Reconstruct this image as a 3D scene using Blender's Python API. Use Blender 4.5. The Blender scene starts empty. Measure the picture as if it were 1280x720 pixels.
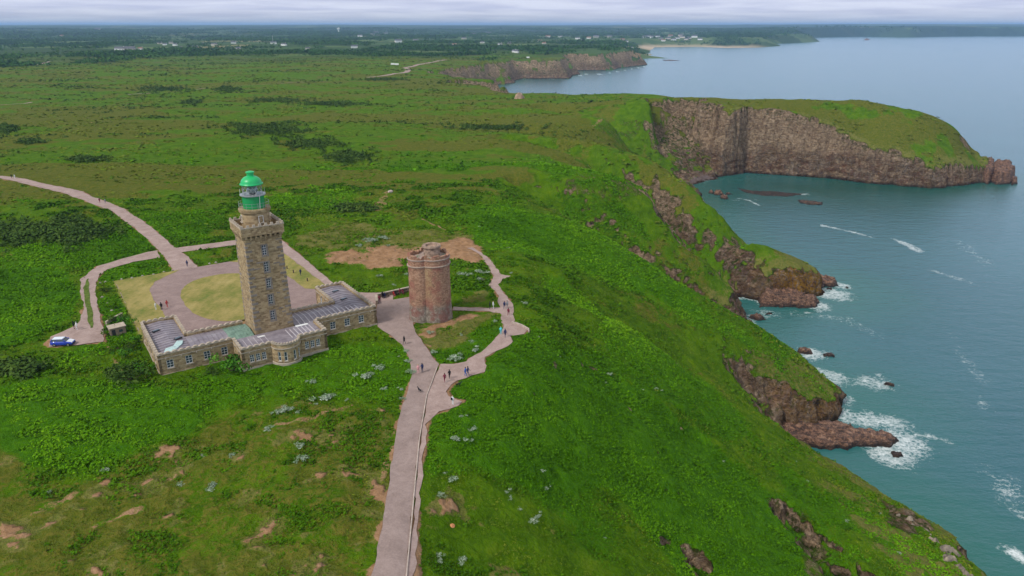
import bpy, bmesh, math, random
import numpy as np
from mathutils import Vector, Matrix
R = math.radians
random.seed(7); rng = np.random.default_rng(7)
scene = bpy.context.scene
COL = scene.collection
# ---------------------------------------------------------------- camera
CAM = np.array([0., 0., 120.]); FPX = 888.0; PITCH = R(20.35)
SP, CP = math.sin(PITCH), math.cos(PITCH)
cd = bpy.data.cameras.new('camera'); cam = bpy.data.objects.new('camera', cd); COL.objects.link(cam)
cam.location = CAM; cam.rotation_euler = (R(90)-PITCH, 0, 0)
cd.sensor_width = 36; cd.lens = FPX/1280*36; cd.clip_start = 1; cd.clip_end = 120000
scene.camera = cam
def P(u, v, z=60.0):
    a = (v-360)/FPX; t = (120-z)/(SP+CP*a)
    return ((u-640)/FPX*t, (CP-SP*a)*t)
def project(x, y, z):
    dz = 120-z
    depth = y*CP+dz*SP; down = dz*CP-y*SP
    return 640+FPX*x/depth, 360+FPX*down/depth
# ---------------------------------------------------------------- noise
def _h(ix, iy, s):
    n = (ix.astype(np.int64)*374761393 + iy.astype(np.int64)*668265263 + s*974634777) & 0xffffffff
    n = ((n ^ (n >> 13))*1274126177) & 0xffffffff
    n = n ^ (n >> 16)
    return (n & 0xffffff)/float(0xffffff)
def vnoise(x, y, s=0):
    ix = np.floor(x); iy = np.floor(y); fx = x-ix; fy = y-iy
    fx = fx*fx*fx*(fx*(fx*6-15)+10); fy = fy*fy*fy*(fy*(fy*6-15)+10)
    a = _h(ix, iy, s); b = _h(ix+1, iy, s); c = _h(ix, iy+1, s); d = _h(ix+1, iy+1, s)
    return (a+(b-a)*fx)*(1-fy)+(c+(d-c)*fx)*fy
def fbm(x, y, o=4, s=0, g=.5):
    t = np.zeros(np.shape(x)); A = 1; n = 0
    for k in range(o):
        t += A*(vnoise(x*2**k+17.3*k, y*2**k-9.1*k, s+k)-.5)*2; n += A; A *= g
    return t/n
def sstep(a, b, x):
    t = np.clip((x-a)/(b-a), 0, 1); return t*t*(3-2*t)
# ---------------------------------------------------------------- polygons
def seg_dist(x, y, pts, closed=False):
    pts = np.asarray(pts, float); n = len(pts)
    d = np.full(np.shape(x), 1e18)
    for i in range(n if closed else n-1):
        a = pts[i]; b = pts[(i+1) % n]; ab = b-a
        t = np.clip(((x-a[0])*ab[0]+(y-a[1])*ab[1])/max(ab@ab, 1e-9), 0, 1)
        q = (x-a[0]-t*ab[0])**2+(y-a[1]-t*ab[1])**2
        np.minimum(d, q, out=d)
    return np.sqrt(d)
def inside(x, y, pts):
    pts = np.asarray(pts, float); n = len(pts); r = np.zeros(np.shape(x), bool)
    for i in range(n):
        a = pts[i]; b = pts[(i+1) % n]
        if a[1] == b[1]: continue
        c = ((a[1] > y) != (b[1] > y)) & (x < (b[0]-a[0])*(y-a[1])/(b[1]-a[1])+a[0])
        r ^= c
    return r
def sdf(x, y, pts):
    d = seg_dist(x, y, pts, True); return np.where(inside(x, y, pts), d, -d)
# ---------------------------------------------------------------- coast (world metres)
W0 = lambda u, v: P(u, v, 0)
COAST = [(75,-400),(90,-100),(104,20),(108,70),(109,118),(104,140),(97,155),(89,170),(85,178),(83,185),(86,191),
 (94,193),(106,202),(112,212),(110,226),(100,243),(92,256),(93,266),(101,273),(105,284),(100,293),(92,302),(94,312),(108,311),(126,304),(140,308),(152,316),(152,327),
 (138,342),(128,362),(122,395),(122,430),(128,470),(137,510),(143,538),
 P(866,232,0),P(886,226,0),P(915,221,0),P(938,217,0),P(985,219.5,0),P(1035,223,0),P(1080,229,0),P(1120,232,0),P(1166,236.5,0),P(1200,232.5,0),P(1225,231,0),(392,572),(402,590),(404,606),
 (380,640),(345,672),(280,712),(200,765),(120,815),(50,850),(25,875),(0,930),(-30,985),(-62,1020),(-60,1045),(-20,1062),(22,1066),(26,1080),(0,1110),
 (-60,1180),(-90,1300),(-70,1450),(-40,1560),(0,1610),
 P(652,98,0),P(690,98.5,0),P(713,98.5,0),P(722,93,0),P(720,88.5,0),P(740,88,0),P(761,88,0),P(780,84.5,0),P(807,81,0),P(801,77,0),P(790,74,0),P(812,73,0),P(836,73,0),P(829,70,0),P(812,67,0),P(815,63,0),
 P(822,59,0),P(870,58.5,0),P(905,60,0),P(950,59.5,0),P(978,57.5,0),P(968,55,0),P(985,54,0),P(1010,53,0),P(1026,52,0),P(1012,50,0),P(1005,47,0),P(1080,45.6,0),P(1140,46.4,0),P(1200,45.3,0),P(1290,45,0),(16000,11500),(40000,17000),
 (60000,70000),(-70000,70000),(-70000,-400)]
# ---------------------------------------------------------------- height control points (u, v, z) and world points
CP_UV = [(337,404,60),(540,395,60),(540,480,60),(490,715,60),(250,660,58),(0,715,57),(0,560,58),(78,425,60),(150,330,60),(0,222,60),
 (233,330,60),(370,320,60),(430,360,60),(640,412,59.5),(605,345,60),(470,440,60),(300,480,59.5),(100,520,59),(480,330,60),(560,320,59.6),
 (400,200,56),(300,150,54),(100,150,54),(500,250,59),(600,200,56),(650,260,58),
 (690,330,57.5),(700,420,55.5),(640,560,57.5),(620,715,55),(700,600,51),(720,500,53),(760,440,49),
 # spur A
 (823,425,41),(880,476,31),(935,513,24),(985,543,18.5),(1050,590,16),(1120,633,15),(1180,680,17),(1226,722,16),(800,560,44),(820,700,42),(900,620,33),(960,700,30),(1000,620,25),
 # spur B
 (740,288,53),(800,325,44),(858,360,35.5),(937,399,24),(996,441,14.5),(1021,474,9.5),(880,440,29),(940,472,18),(830,400,37),
 # spur B2
 (820,248,44),(845,277,36),(883,315,26),(930,366,13),(760,232,54),
 # spur C
 (700,175,57),(740,184,55),(816,201,47),(858,226,40),(892,258,32),(942,302,22),(976,331,15),
 # headland D
 (640,118,50),(700,113,48),(760,117.5,52),(820,118.5,54),(900,122.5,57),(960,124,58),(1020,124,58.5),(1080,126.5,57),(1140,139,50),(1175,150,43),(1200,165,35),(1235,186,22),
 (700,140,52),(760,150,51),(800,135,55),(909,137,53),(959,139,52),(1035,164,38),(1077,163,38),(1107,184,28),(1162,205,17.5),(1217,204,15)]
def uvz(u, v, z): x, y = P(u, v, z); return (x, y, z)
CPW = [uvz(*c) for c in CP_UV]+[
 # gullies and hidden lee sides
 (62,186,24),(76,184,14),(50,194,32),(84,196,15),(70,197,25),(30,205,44),
 (75,256,8),(88,257,3),(60,262,20),(44,270,34),(28,285,47),
 (98,303,3),(93,322,7),(86,343,16),(78,364,23),(66,385,37),(45,300,46),
 (118,345,12),(110,390,20),(95,430,27),(70,450,42),(110,480,20),(120,520,14),(95,545,22),(60,520,42),(30,470,50),
 (120,570,18),(100,600,45),(150,590,24),(60,600,44),
 (105,100,8),(95,30,12),(60,60,34),(30,40,46),(0,10,54),(-60,0,54),(-200,0,52),(-200,120,56),(-300,300,56),(-500,500,50),(-120,230,60),(-500,0,50),
 (390,600,14),(355,650,22),(270,690,38),(180,740,45),(90,810,44),(20,860,44),
 (-150,700,48),(-400,900,46),(-900,900,46),(-60,900,47),(-40,1100,44),(-300,1400,46),(0,1800,40),(-600,1800,46),(-1200,1200,46),(-1300,300,48),(-150,450,57),(0,560,51),(-20,700,51),(300,1800,36),
 (-1500,2600,45),(-400,2600,45),(400,2600,40),(200,640,53),(120,700,50)]
CPW = np.array(CPW)
def _tps_fit(X, z, lam):
    n = len(X); d2 = ((X[:, None]-X[None])**2).sum(-1)
    K = .5*d2*np.log(d2+1e-9); K[np.diag_indices(n)] += lam
    Pm = np.c_[np.ones(n), X]
    A = np.zeros((n+3, n+3)); A[:n, :n] = K; A[:n, n:] = Pm; A[n:, :n] = Pm.T
    return np.linalg.solve(A, np.r_[z, np.zeros(3)])
_S = 100.
_cx = CPW[:, :2]/_S; _w = _tps_fit(_cx, CPW[:, 2], .004)
def tps(x, y):
    x = x/_S; y = y/_S
    o = _w[-3]+_w[-2]*x+_w[-1]*y
    for (a, b), w in zip(_cx, _w[:-3]):
        d2 = (x-a)**2+(y-b)**2
        o = o+w*.5*d2*np.log(d2+1e-9)
    return o
# building frame
AX = R(34.5); E1 = np.array([math.cos(AX), math.sin(AX)]); E2 = np.array([-math.sin(AX), math.cos(AX)])
BW = np.array([-64.0, 115.2])
def L(a, b): p = BW+a*E1+b*E2; return (float(p[0]), float(p[1]))
def loc_ab(x, y):
    dx = x-BW[0]; dy = y-BW[1]; return dx*E1[0]+dy*E1[1], dx*E2[0]+dy*E2[1]
CARVES = [([P(990,640,27), P(1010,680,24), P(1045,740,20), (95,70)], 6, 5.), ([P(868,690,38), P(890,740,35)], 5, 4.), ([P(1075,610,14), P(1110,640,14)], 4, 2.), ([P(745,470,50), P(820,520,43), P(880,560,36), P(930,600,30)], 9, 1.6), ([(104,258),(75,262),(45,274),(10,300)], 17, 7.), ([(98,308),(86,338),(70,372),(40,405),(0,430)], 18, 7.), ([(135,470),(90,478),(40,500),(-10,520)], 22, 6.), ([(150,545),(110,560),(60,600),(30,640)], 24, 7.), ([P(700,360,56), P(800,400,46), P(850,425,41)], 12, 2.2)]
FLAT = [(L(-14,-12)),(L(46,-14)),P(462,560,60),P(440,640,60),P(425,770,60),P(535,770,60),P(545,640,60),P(560,560,60),(8,118),(12,150),(4,190),L(52,90),L(-8,95),L(-20,30)]
def coast_d(x, y):
    r = np.hypot(x, y)
    near = sstep(900, 500, r)
    wx = fbm(x/17, y/17, 4, 11)*5.5*near+fbm(x/5.5, y/5.5, 3, 31)*1.1*near+(1-near)*fbm(x/60, y/60, 4, 5)*16*sstep(6000, 3000, r)
    wy = fbm(x/17, y/17, 4, 61)*5.5*near+fbm(x/5.5, y/5.5, 3, 91)*1.1*near+(1-near)*fbm(x/60, y/60, 4, 45)*16*sstep(6000, 3000, r)
    return sdf(x+wx, y+wy, COAST)
def height(x, y, full=False):
    x = np.asarray(x, float); y = np.asarray(y, float)
    r = np.hypot(x, y)
    far = sstep(1700, 2600, r)
    h = np.zeros(x.shape)
    m = r < 2600
    h[m] = tps(x[m], y[m])
    hf = 42+fbm(x/900, y/900, 4, 3)*12+sstep(5000, 11000, r)*34+sstep(9000, 20000, r)*22+fbm(x/4000, y/4000, 3, 8)*26*sstep(4000, 12000, r)
    az = np.degrees(np.arctan2(x, np.maximum(y, 1)))
    hf = hf+sstep(16, 24, az)*18*sstep(7000, 8500, r)
    h = h*(1-far)+hf*far
    # relief
    rough = sstep(60, 140, r)
    h = h+fbm(x/45, y/45, 4, 21)*1.3*sstep(0, 1, seg_in_flat(x, y))
    h = h+fbm(x/7, y/7, 4, 23)*.42*rough*sstep(0, 1, seg_in_flat(x, y))
    h = h+fbm(x/260, y/260, 3, 77)*2.2*sstep(420, 900, r)
    fm = sstep(1, 0, seg_in_flat(x, y))
    h = h*(1-fm)+60*fm
    for ln, w, dp in CARVES:
        k = seg_dist(x, y, ln)+fbm(x/5, y/5, 3, 66)*3; h = h-dp*sstep(w, 0, k)
    d = coast_d(x, y)
    # cliff steepness
    s = np.full(x.shape, 1.55)
    D = sstep(166, 184, x+fbm(x/12, y/12, 2, 58)*16)*sstep(480, 520, y)*sstep(760, 640, r-0)
    s = s+D*3.2
    s = s+sstep(100, 125, x)*sstep(520, 540, y)*sstep(190, 172, x+fbm(x/12, y/12, 2, 58)*16)*sstep(690, 660, y)*(-.95)
    s = s+sstep(1000, 1300, r)*(-.9)+.55*sstep(1250, 1400, r)*sstep(2600, 2400, r)
    s = s+1.2*np.exp(-(((x-96)/22)**2+((y-208)/24)**2))+.9*np.exp(-(((x-125)/25)**2+((y-318)/25)**2))
    s = s*(1+.25*fbm(x/14, y/14, 2, 51))
    beach = np.exp(-((x-1050)**2+(y-4000)**2)/900.**2)*1.0+np.exp(-((x-630)**2+(y-3000)**2)/230.**2)
    s = s*(1-np.clip(beach, 0, 1)*.97)
    c = -1.2+d*s
    st = 3.6
    tc = c+(.5*np.sin(2*math.pi*(c+5*fbm(x/26, y/26, 3, 71)+.05*x)/st))*st/(2*math.pi)*1.1*sstep(-.3, .2, fbm(x/15, y/15, 2, 75))
    c = np.where(c > 0, tc, c)
    w = 3.0
    q = np.clip(.5+.5*(h-c)/w, 0, 1)
    z = h*(1-q)+c*q-w*q*(1-q)
    z = np.where(d < 0, np.maximum(-1.2+d*.35, -12), z)
    if full: return z, d, c, h, q
    return z
def seg_in_flat(x, y):   # 0 well inside the levelled lighthouse ground, 1 outside
    r = np.full(np.shape(x), 1.)
    m = (np.abs(x+50) < 180) & (y > 60) & (y < 260)
    if np.any(m): r[m] = 1-sstep(-6, 12, sdf(x[m], y[m], FLAT))
    return r
# ---------------------------------------------------------------- object helpers
def tag(o, label=None, cat=None, group=None, kind=None):
    if label: o['label'] = label
    if cat: o['category'] = cat
    if group: o['group'] = group
    if kind: o['kind'] = kind
    return o
def mesh_np(name, V, F, mat=None, attrs=None, smooth=True, link=True):
    V = np.asarray(V, np.float32); F = np.asarray(F, np.int32); k = F.shape[1]
    me = bpy.data.meshes.new(name)
    me.vertices.add(len(V)); me.vertices.foreach_set('co', V.ravel())
    me.loops.add(F.size); me.loops.foreach_set('vertex_index', F.ravel())
    me.polygons.add(len(F)); me.polygons.foreach_set('loop_start', np.arange(0, F.size, k, dtype=np.int32))
    me.polygons.foreach_set('loop_total', np.full(len(F), k, np.int32))
    if smooth: me.polygons.foreach_set('use_smooth', np.ones(len(F), bool))
    me.update(calc_edges=True)
    for n, v in (attrs or {}).items():
        v = np.asarray(v, np.float32)
        if v.ndim == 1:
            at = me.attributes.new(n, 'FLOAT', 'POINT'); at.data.foreach_set('value', v)
        else:
            at = me.attributes.new(n, 'FLOAT_VECTOR', 'POINT'); at.data.foreach_set('vector', v.ravel())
    if mat: me.materials.append(mat)
    o = bpy.data.objects.new(name, me)
    if link: COL.objects.link(o)
    return o
# ---------------------------------------------------------------- node helper
class NT:
    def __init__(s, name):
        s.m = bpy.data.materials.new(name); s.m.use_nodes = True
        s.t = s.m.node_tree; s.N = s.t.nodes; s.b = s.N['Principled BSDF']
        s.pos = s.N.new('ShaderNodeNewGeometry').outputs['Position']
    def link(s, a, b): s.t.links.new(a, b)
    def inp(s, sock, v):
        if isinstance(v, bpy.types.NodeSocket): s.link(v, sock)
        elif isinstance(v, (tuple, list)):
            v = tuple(v)
            if sock.type == 'RGBA' and len(v) == 3: v += (1,)
            sock.default_value = v
        else: sock.default_value = v
    def obj(s): return s.N.new('ShaderNodeTexCoord').outputs['Object']
    def attr(s, n):
        a = s.N.new('ShaderNodeAttribute'); a.attribute_name = n; return a.outputs['Fac']
    def math(s, op, a, b=0., c=0., clamp=False):
        n = s.N.new('ShaderNodeMath'); n.operation = op; n.use_clamp = clamp
        s.inp(n.inputs[0], a); s.inp(n.inputs[1], b); s.inp(n.inputs[2], c); return n.outputs[0]
    def noise(s, scale, det=4, rough=.55, vec=None, dist=0., stretch=None):
        n = s.N.new('ShaderNodeTexNoise'); n.inputs['Scale'].default_value = scale; n.inputs['Detail'].default_value = det
        n.inputs['Roughness'].default_value = rough; n.inputs['Distortion'].default_value = dist
        v = vec if vec is not None else s.pos
        if stretch:
            mp = s.N.new('ShaderNodeMapping'); mp.inputs['Scale'].default_value = stretch; s.link(v, mp.inputs['Vector']); v = mp.outputs[0]
        s.link(v, n.inputs['Vector']); return n.outputs['Fac']
    def voro(s, scale, vec=None, feat='F1', out='Distance'):
        n = s.N.new('ShaderNodeTexVoronoi'); n.feature = feat; n.inputs['Scale'].default_value = scale
        s.link(vec if vec is not None else s.pos, n.inputs['Vector']); return n.outputs[out]
    def ramp(s, f, stops, interp='LINEAR'):
        n = s.N.new('ShaderNodeValToRGB'); n.color_ramp.interpolation = interp; e = n.color_ramp.elements
        while len(e) < len(stops): e.new(.5)
        for q, (p, c) in zip(e, stops):
            q.position = p
            if not isinstance(c, (tuple, list)): c = (c, c, c)
            q.color = tuple(c)+(1,)
        s.inp(n.inputs[0], f); return n.outputs[0]
    def mr(s, f, a, b, c=0., d=1., smooth=False):
        n = s.N.new('ShaderNodeMapRange'); n.interpolation_type = 'SMOOTHSTEP' if smooth else 'LINEAR'
        s.inp(n.inputs[0], f)
        for i, v in enumerate((a, b, c, d)): s.inp(n.inputs[i+1], v)
        return n.outputs[0]
    def mix(s, f, a, b, mode='MIX'):
        n = s.N.new('ShaderNodeMix'); n.data_type = 'RGBA'; n.blend_type = mode
        s.inp(n.inputs[0], f); s.inp(n.inputs[6], a); s.inp(n.inputs[7], b); return n.outputs[2]
    def bump(s, h, dist=.1, strength=1., nrm=None):
        n = s.N.new('ShaderNodeBump'); n.inputs['Distance'].default_value = dist; n.inputs['Strength'].default_value = strength
        s.inp(n.inputs['Height'], h)
        if nrm: s.link(nrm, n.inputs['Normal'])
        return n.outputs[0]
    def out(s, color=None, rough=None, bump=None, spec=None, metal=None):
        if color is not None: s.inp(s.b.inputs['Base Color'], color)
        if rough is not None: s.inp(s.b.inputs['Roughness'], rough)
        if bump is not None: s.link(bump, s.b.inputs['Normal'])
        if spec is not None: s.inp(s.b.inputs['Specular IOR Level'], spec)
        if metal is not None: s.inp(s.b.inputs['Metallic'], metal)
        return s.m
# ---------------------------------------------------------------- ground layout in photo pixels -> world
def zat(x, y):
    """height of the ground sheet, read back from its own grid"""
    x = np.asarray(x, float); y = np.asarray(y, float)
    fi = np.interp(np.hypot(x, y), rr, np.arange(nr)); fj = np.interp(np.degrees(np.arctan2(x, y)), az, np.arange(nc))
    i = np.minimum(fi.astype(int), nr-2); j = np.minimum(fj.astype(int), nc-2); fi = fi-i; fj = fj-j
    return (ZG[i, j]*(1-fj)+ZG[i, j+1]*fj)*(1-fi)+(ZG[i+1, j]*(1-fj)+ZG[i+1, j+1]*fj)*fi
def hit(us, vs):
    us = np.atleast_1d(np.asarray(us, float)); vs = np.atleast_1d(np.asarray(vs, float))
    a = (vs-360)/FPX; dn = SP+CP*a; fw = CP-SP*a; rt = (us-640)/FPX
    lo = np.full(us.shape, 50.); hi = np.full(us.shape, np.nan); t = lo.copy()
    done = np.zeros(us.shape, bool)
    step = 1.006
    while t.min() < 9000 and not done.all():
        tn = t*step
        under = (120-dn*tn) < zat(rt*tn, fw*tn)
        new = under & ~done
        hi[new] = tn[new]; lo[new] = t[new]; done |= under
        t = tn
    hi = np.where(np.isnan(hi), 120/np.maximum(dn, .01), hi)
    for _ in range(16):
        m = (lo+hi)/2; u = (120-dn*m) < zat(rt*m, fw*m)
        hi = np.where(u, m, hi); lo = np.where(u, lo, m)
    return rt*hi, fw*hi, 120-dn*hi
def polyhit(pts): x, y, z = hit([p[0] for p in pts], [p[1] for p in pts]); return list(zip(x.tolist(), y.tolist()))
G = lambda pts: [P(u, v, 60) for u, v in pts]
ROADS = {}   # name -> (polygon world)
ROADS['road'] = G([(462,724),(466,715),(477,658),(490.5,576),(498,525.5),(509,492),(515,467),(511,446),(503,432),(487,419),(471,409),(470.7,379),(480,377),(512,371.5),(517,373),(514,396),(519,415),(530,432),(540,446),(549,456),(545,464),(533,495),(523.8,549),(516.2,622.7),(507,715),(506,724)])
PATH_E = G([(549,456),(565,455),(582,452),(601,440),(615,429),(624.4,419),(629,409),(628,400),(626,391),(604,388.8),(566,388.2),(566,384.2),(604,384.8),(624,385),(624,378),(622,368),(612,357),(616,345),(611,334),(602,321),(593,313.5),(584,309.5),(590,308.5),(597,312),(613,325),(626,343),(633,344),(640,345.5),(628,349),(622,356),(629,365),(640,381),(642,396),(643,404),(652,407),(661,410.5),(655,417),(645,419),(637,420),(641,427),(634,433),(622,438),(607,447),(606,465),(590,470),(574,475.5),(563,482),(560,489),(560,496),(570,500),(580,501.5),(572,507),(560,512),(548,516),(537,524),(532,536),(529.8,568),(526,607),(517,715),(516,724),(507.5,724),(508.5,715),(517.4,622.7),(525,549),(534.2,495),(546,464.5)])
DRIVE = G([(-30,216),(0,220.4),(50,230),(104,242.5),(146,257),(179,276),(208,301),(221,311),(237,323),(247,334),(262,333),(270,336),(219,341),(206,322),(198,313),(187.5,303),(166.7,284),(137.5,263),(100,250),(46,235),(0,224.6),(-30,221)])
TRACK = G([(196,313.5),(186,315),(154,323),(121,333.5),(102,349),(99.5,363),(104,384),(102,400),(92,409),(80,415),(62,421),(62,434),(96,432),(131,427),(129,412),(125,396.7),(119,363),(121,348),(133,337),(167,327.5),(201,322)])
RIGHTROAD = [L(14,84),L(46,81),L(45.5,58),L(44.8,34),L(44.5,22),L(50,18),L(54,15),L(50.5,9),L(44.3,12),L(43.6,20),L(41,22),L(41,57),L(40,76),L(33,77),L(14,79)]
def ell(cx, cy, a, b, n=48, sq=2.0):
    o = []
    for k in range(n):
        t = 2*math.pi*k/n; c, s = math.cos(t), math.sin(t)
        o.append(L(cx+a*abs(c)**(2/sq)*(1 if c > 0 else -1), cy+b*abs(s)**(2/sq)*(1 if s > 0 else -1)))
    return o
OVAL = ell(21.5, 35.5, 10.2, 17.0, 56, 2.35)
COURT = ell(21.5, 37, 15.6, 22, 56, 2.6)
YARD = [L(0.2,18.5),L(42.6,18.5),L(42.6,62),L(0.2,62)]
GRAV = [L(6,7.5),L(36.6,7.5),L(36.6,24),L(6,24)]
LAYOUT_ROADS = [('road', ROADS['road']), ('path', PATH_E), ('driveway', DRIVE), ('track', TRACK), ('lane', RIGHTROAD)]
# ---------------------------------------------------------------- terrain sheet
def radii():
    r = [15.]; 
    def run(to, k):
        while r[-1] < to: r.append(r[-1]*(1+k))
    run(110, .0042); run(360, .0026*DET); run(520, .0034*DET); run(640, .0013*DET); run(2500, .0062*DET); run(60000, .013)
    return np.array(r)
DET = 1.0
rr = radii()
az = np.r_[np.linspace(-64, -38, 60)[:-1], np.arange(-38, 38.01, .082*DET), np.linspace(38, 64, 60)[1:]]
AZ, RR = np.meshgrid(np.radians(az), rr)
TX = (RR*np.sin(AZ)).ravel(); TY = (RR*np.cos(AZ)).ravel()
z, dco, cc, hh, qq = height(TX, TY, True)
nr, nc = len(rr), len(az)
print('terrain', nr, nc, nr*nc)
ZG = z.reshape(nr, nc).copy()
rdist = np.hypot(TX, TY)
flatzone = (np.abs(TX+60) < 230) & (TY > 40) & (TY < 330)
m = np.where(flatzone)[0]
road_m = np.zeros(len(TX)); mx, my = TX[m], TY[m]
press = np.full(len(m), -99.)
for n, pg in LAYOUT_ROADS: press = np.maximum(press, sdf(mx, my, pg))
press = np.maximum(press, sdf(mx, my, COURT)); press = np.maximum(press, sdf(mx, my, GRAV))
z[m] += fbm(mx/3.2, my/2.4, 3, 451)*.62*sstep(-.8, -2.5, press)*sstep(1, -1, sdf(mx, my, YARD))*(loc_ab(mx, my)[1] < 90)
z[m] -= .16*sstep(-.1, .5, press)
road_m[m] = sstep(-.9, .3, press+1.2*fbm(mx/3.5, my/3.5, 3, 5)-.2)
# slope
Z2 = z.reshape(nr, nc); X2 = TX.reshape(nr, nc); Y2 = TY.reshape(nr, nc)
def grads():
    du = np.stack([np.gradient(X2, axis=1), np.gradient(Y2, axis=1), np.gradient(Z2, axis=1)], -1)
    dv = np.stack([np.gradient(X2, axis=0), np.gradient(Y2, axis=0), np.gradient(Z2, axis=0)], -1)
    n = np.cross(du, dv); n /= np.linalg.norm(n, axis=-1, keepdims=True)+1e-9
    return np.abs(n[..., 2]).ravel()
nz = grads()
rfar = (rdist > 1250) & (rdist < 2700)
rock = np.maximum(sstep(.74, .5, nz), sstep(.35, .9, qq)*sstep(.86, .66, nz))*(rdist < 2800)
rock = np.where(rfar, np.maximum(rock, sstep(.9, .8, nz+.1*fbm(TX/60, TY/60, 3, 441))), rock)
rock = np.maximum(rock, sstep(3.2, 1.6, z)*(dco > -30)*(rdist < 900))
_q = (TX < 150) & (TY > 500) & (TY < 700); rock = np.where(_q, rock*sstep(118, 138, TX+fbm(TX/9, TY/9, 3, 471)*26), rock)
_u, _v = project(TX, TY, z); _w = fbm(TX/6, TY/6, 4, 461)
for _pg, _s in (([(818,225),(860,262),(905,300),(948,330),(955,352),(930,350),(900,322),(850,280),(822,250)], .75), ([(985,645),(1000,640),(1030,680),(1050,730),(1015,735),(1000,690)], .42), ([(868,690),(885,690),(905,730),(880,730)], .48), ([(700,225),(760,215),(800,240),(770,250),(720,240)], .38), ([(845,215),(870,215),(905,218),(880,226),(850,226)], .8), ([(1100,625),(1135,640),(1180,675),(1232,725),(1205,725),(1160,680),(1110,645)], .62), ([(806,150),(860,150),(885,200),(858,214),(822,185)], .6), ([(748,160),(790,150),(800,160),(770,176)], .35)):
    rock = np.maximum(rock, np.where(rdist < 800, _s*sstep(-8, 6, sdf(_u, _v, _pg)+_w*16)*sstep(-.25, .15, _w+.1), 0))
# push rocky vertices about sideways for overhangs, ribs and bedding
amp = rock*sstep(-1, 2, z)
cl = np.where((amp > .02) & (rdist < 900))[0]
if len(cl):
    cx, cy, cz = TX[cl], TY[cl], z[cl]
    s1 = cx+cy*.6
    fk = np.where(np.hypot(cx, cy) > 470, .4, 1.); fx = fk*fbm(s1/4.2, cz/4.2+cx/9, 5, 131)*2.3+fbm(cz/3.5, s1/14, 2, 151)*.7
    fy = fk*fbm(s1/4.7+50, cz/4, 5, 171)*2.2+fbm(cz/3.5, s1/12+9, 2, 191)*.5
    TX[cl] += fx*amp[cl]; TY[cl] += fy*amp[cl]; z[cl] += fbm(cx/2.2, cy/2.2, 3, 211)*.7*amp[cl]
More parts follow.
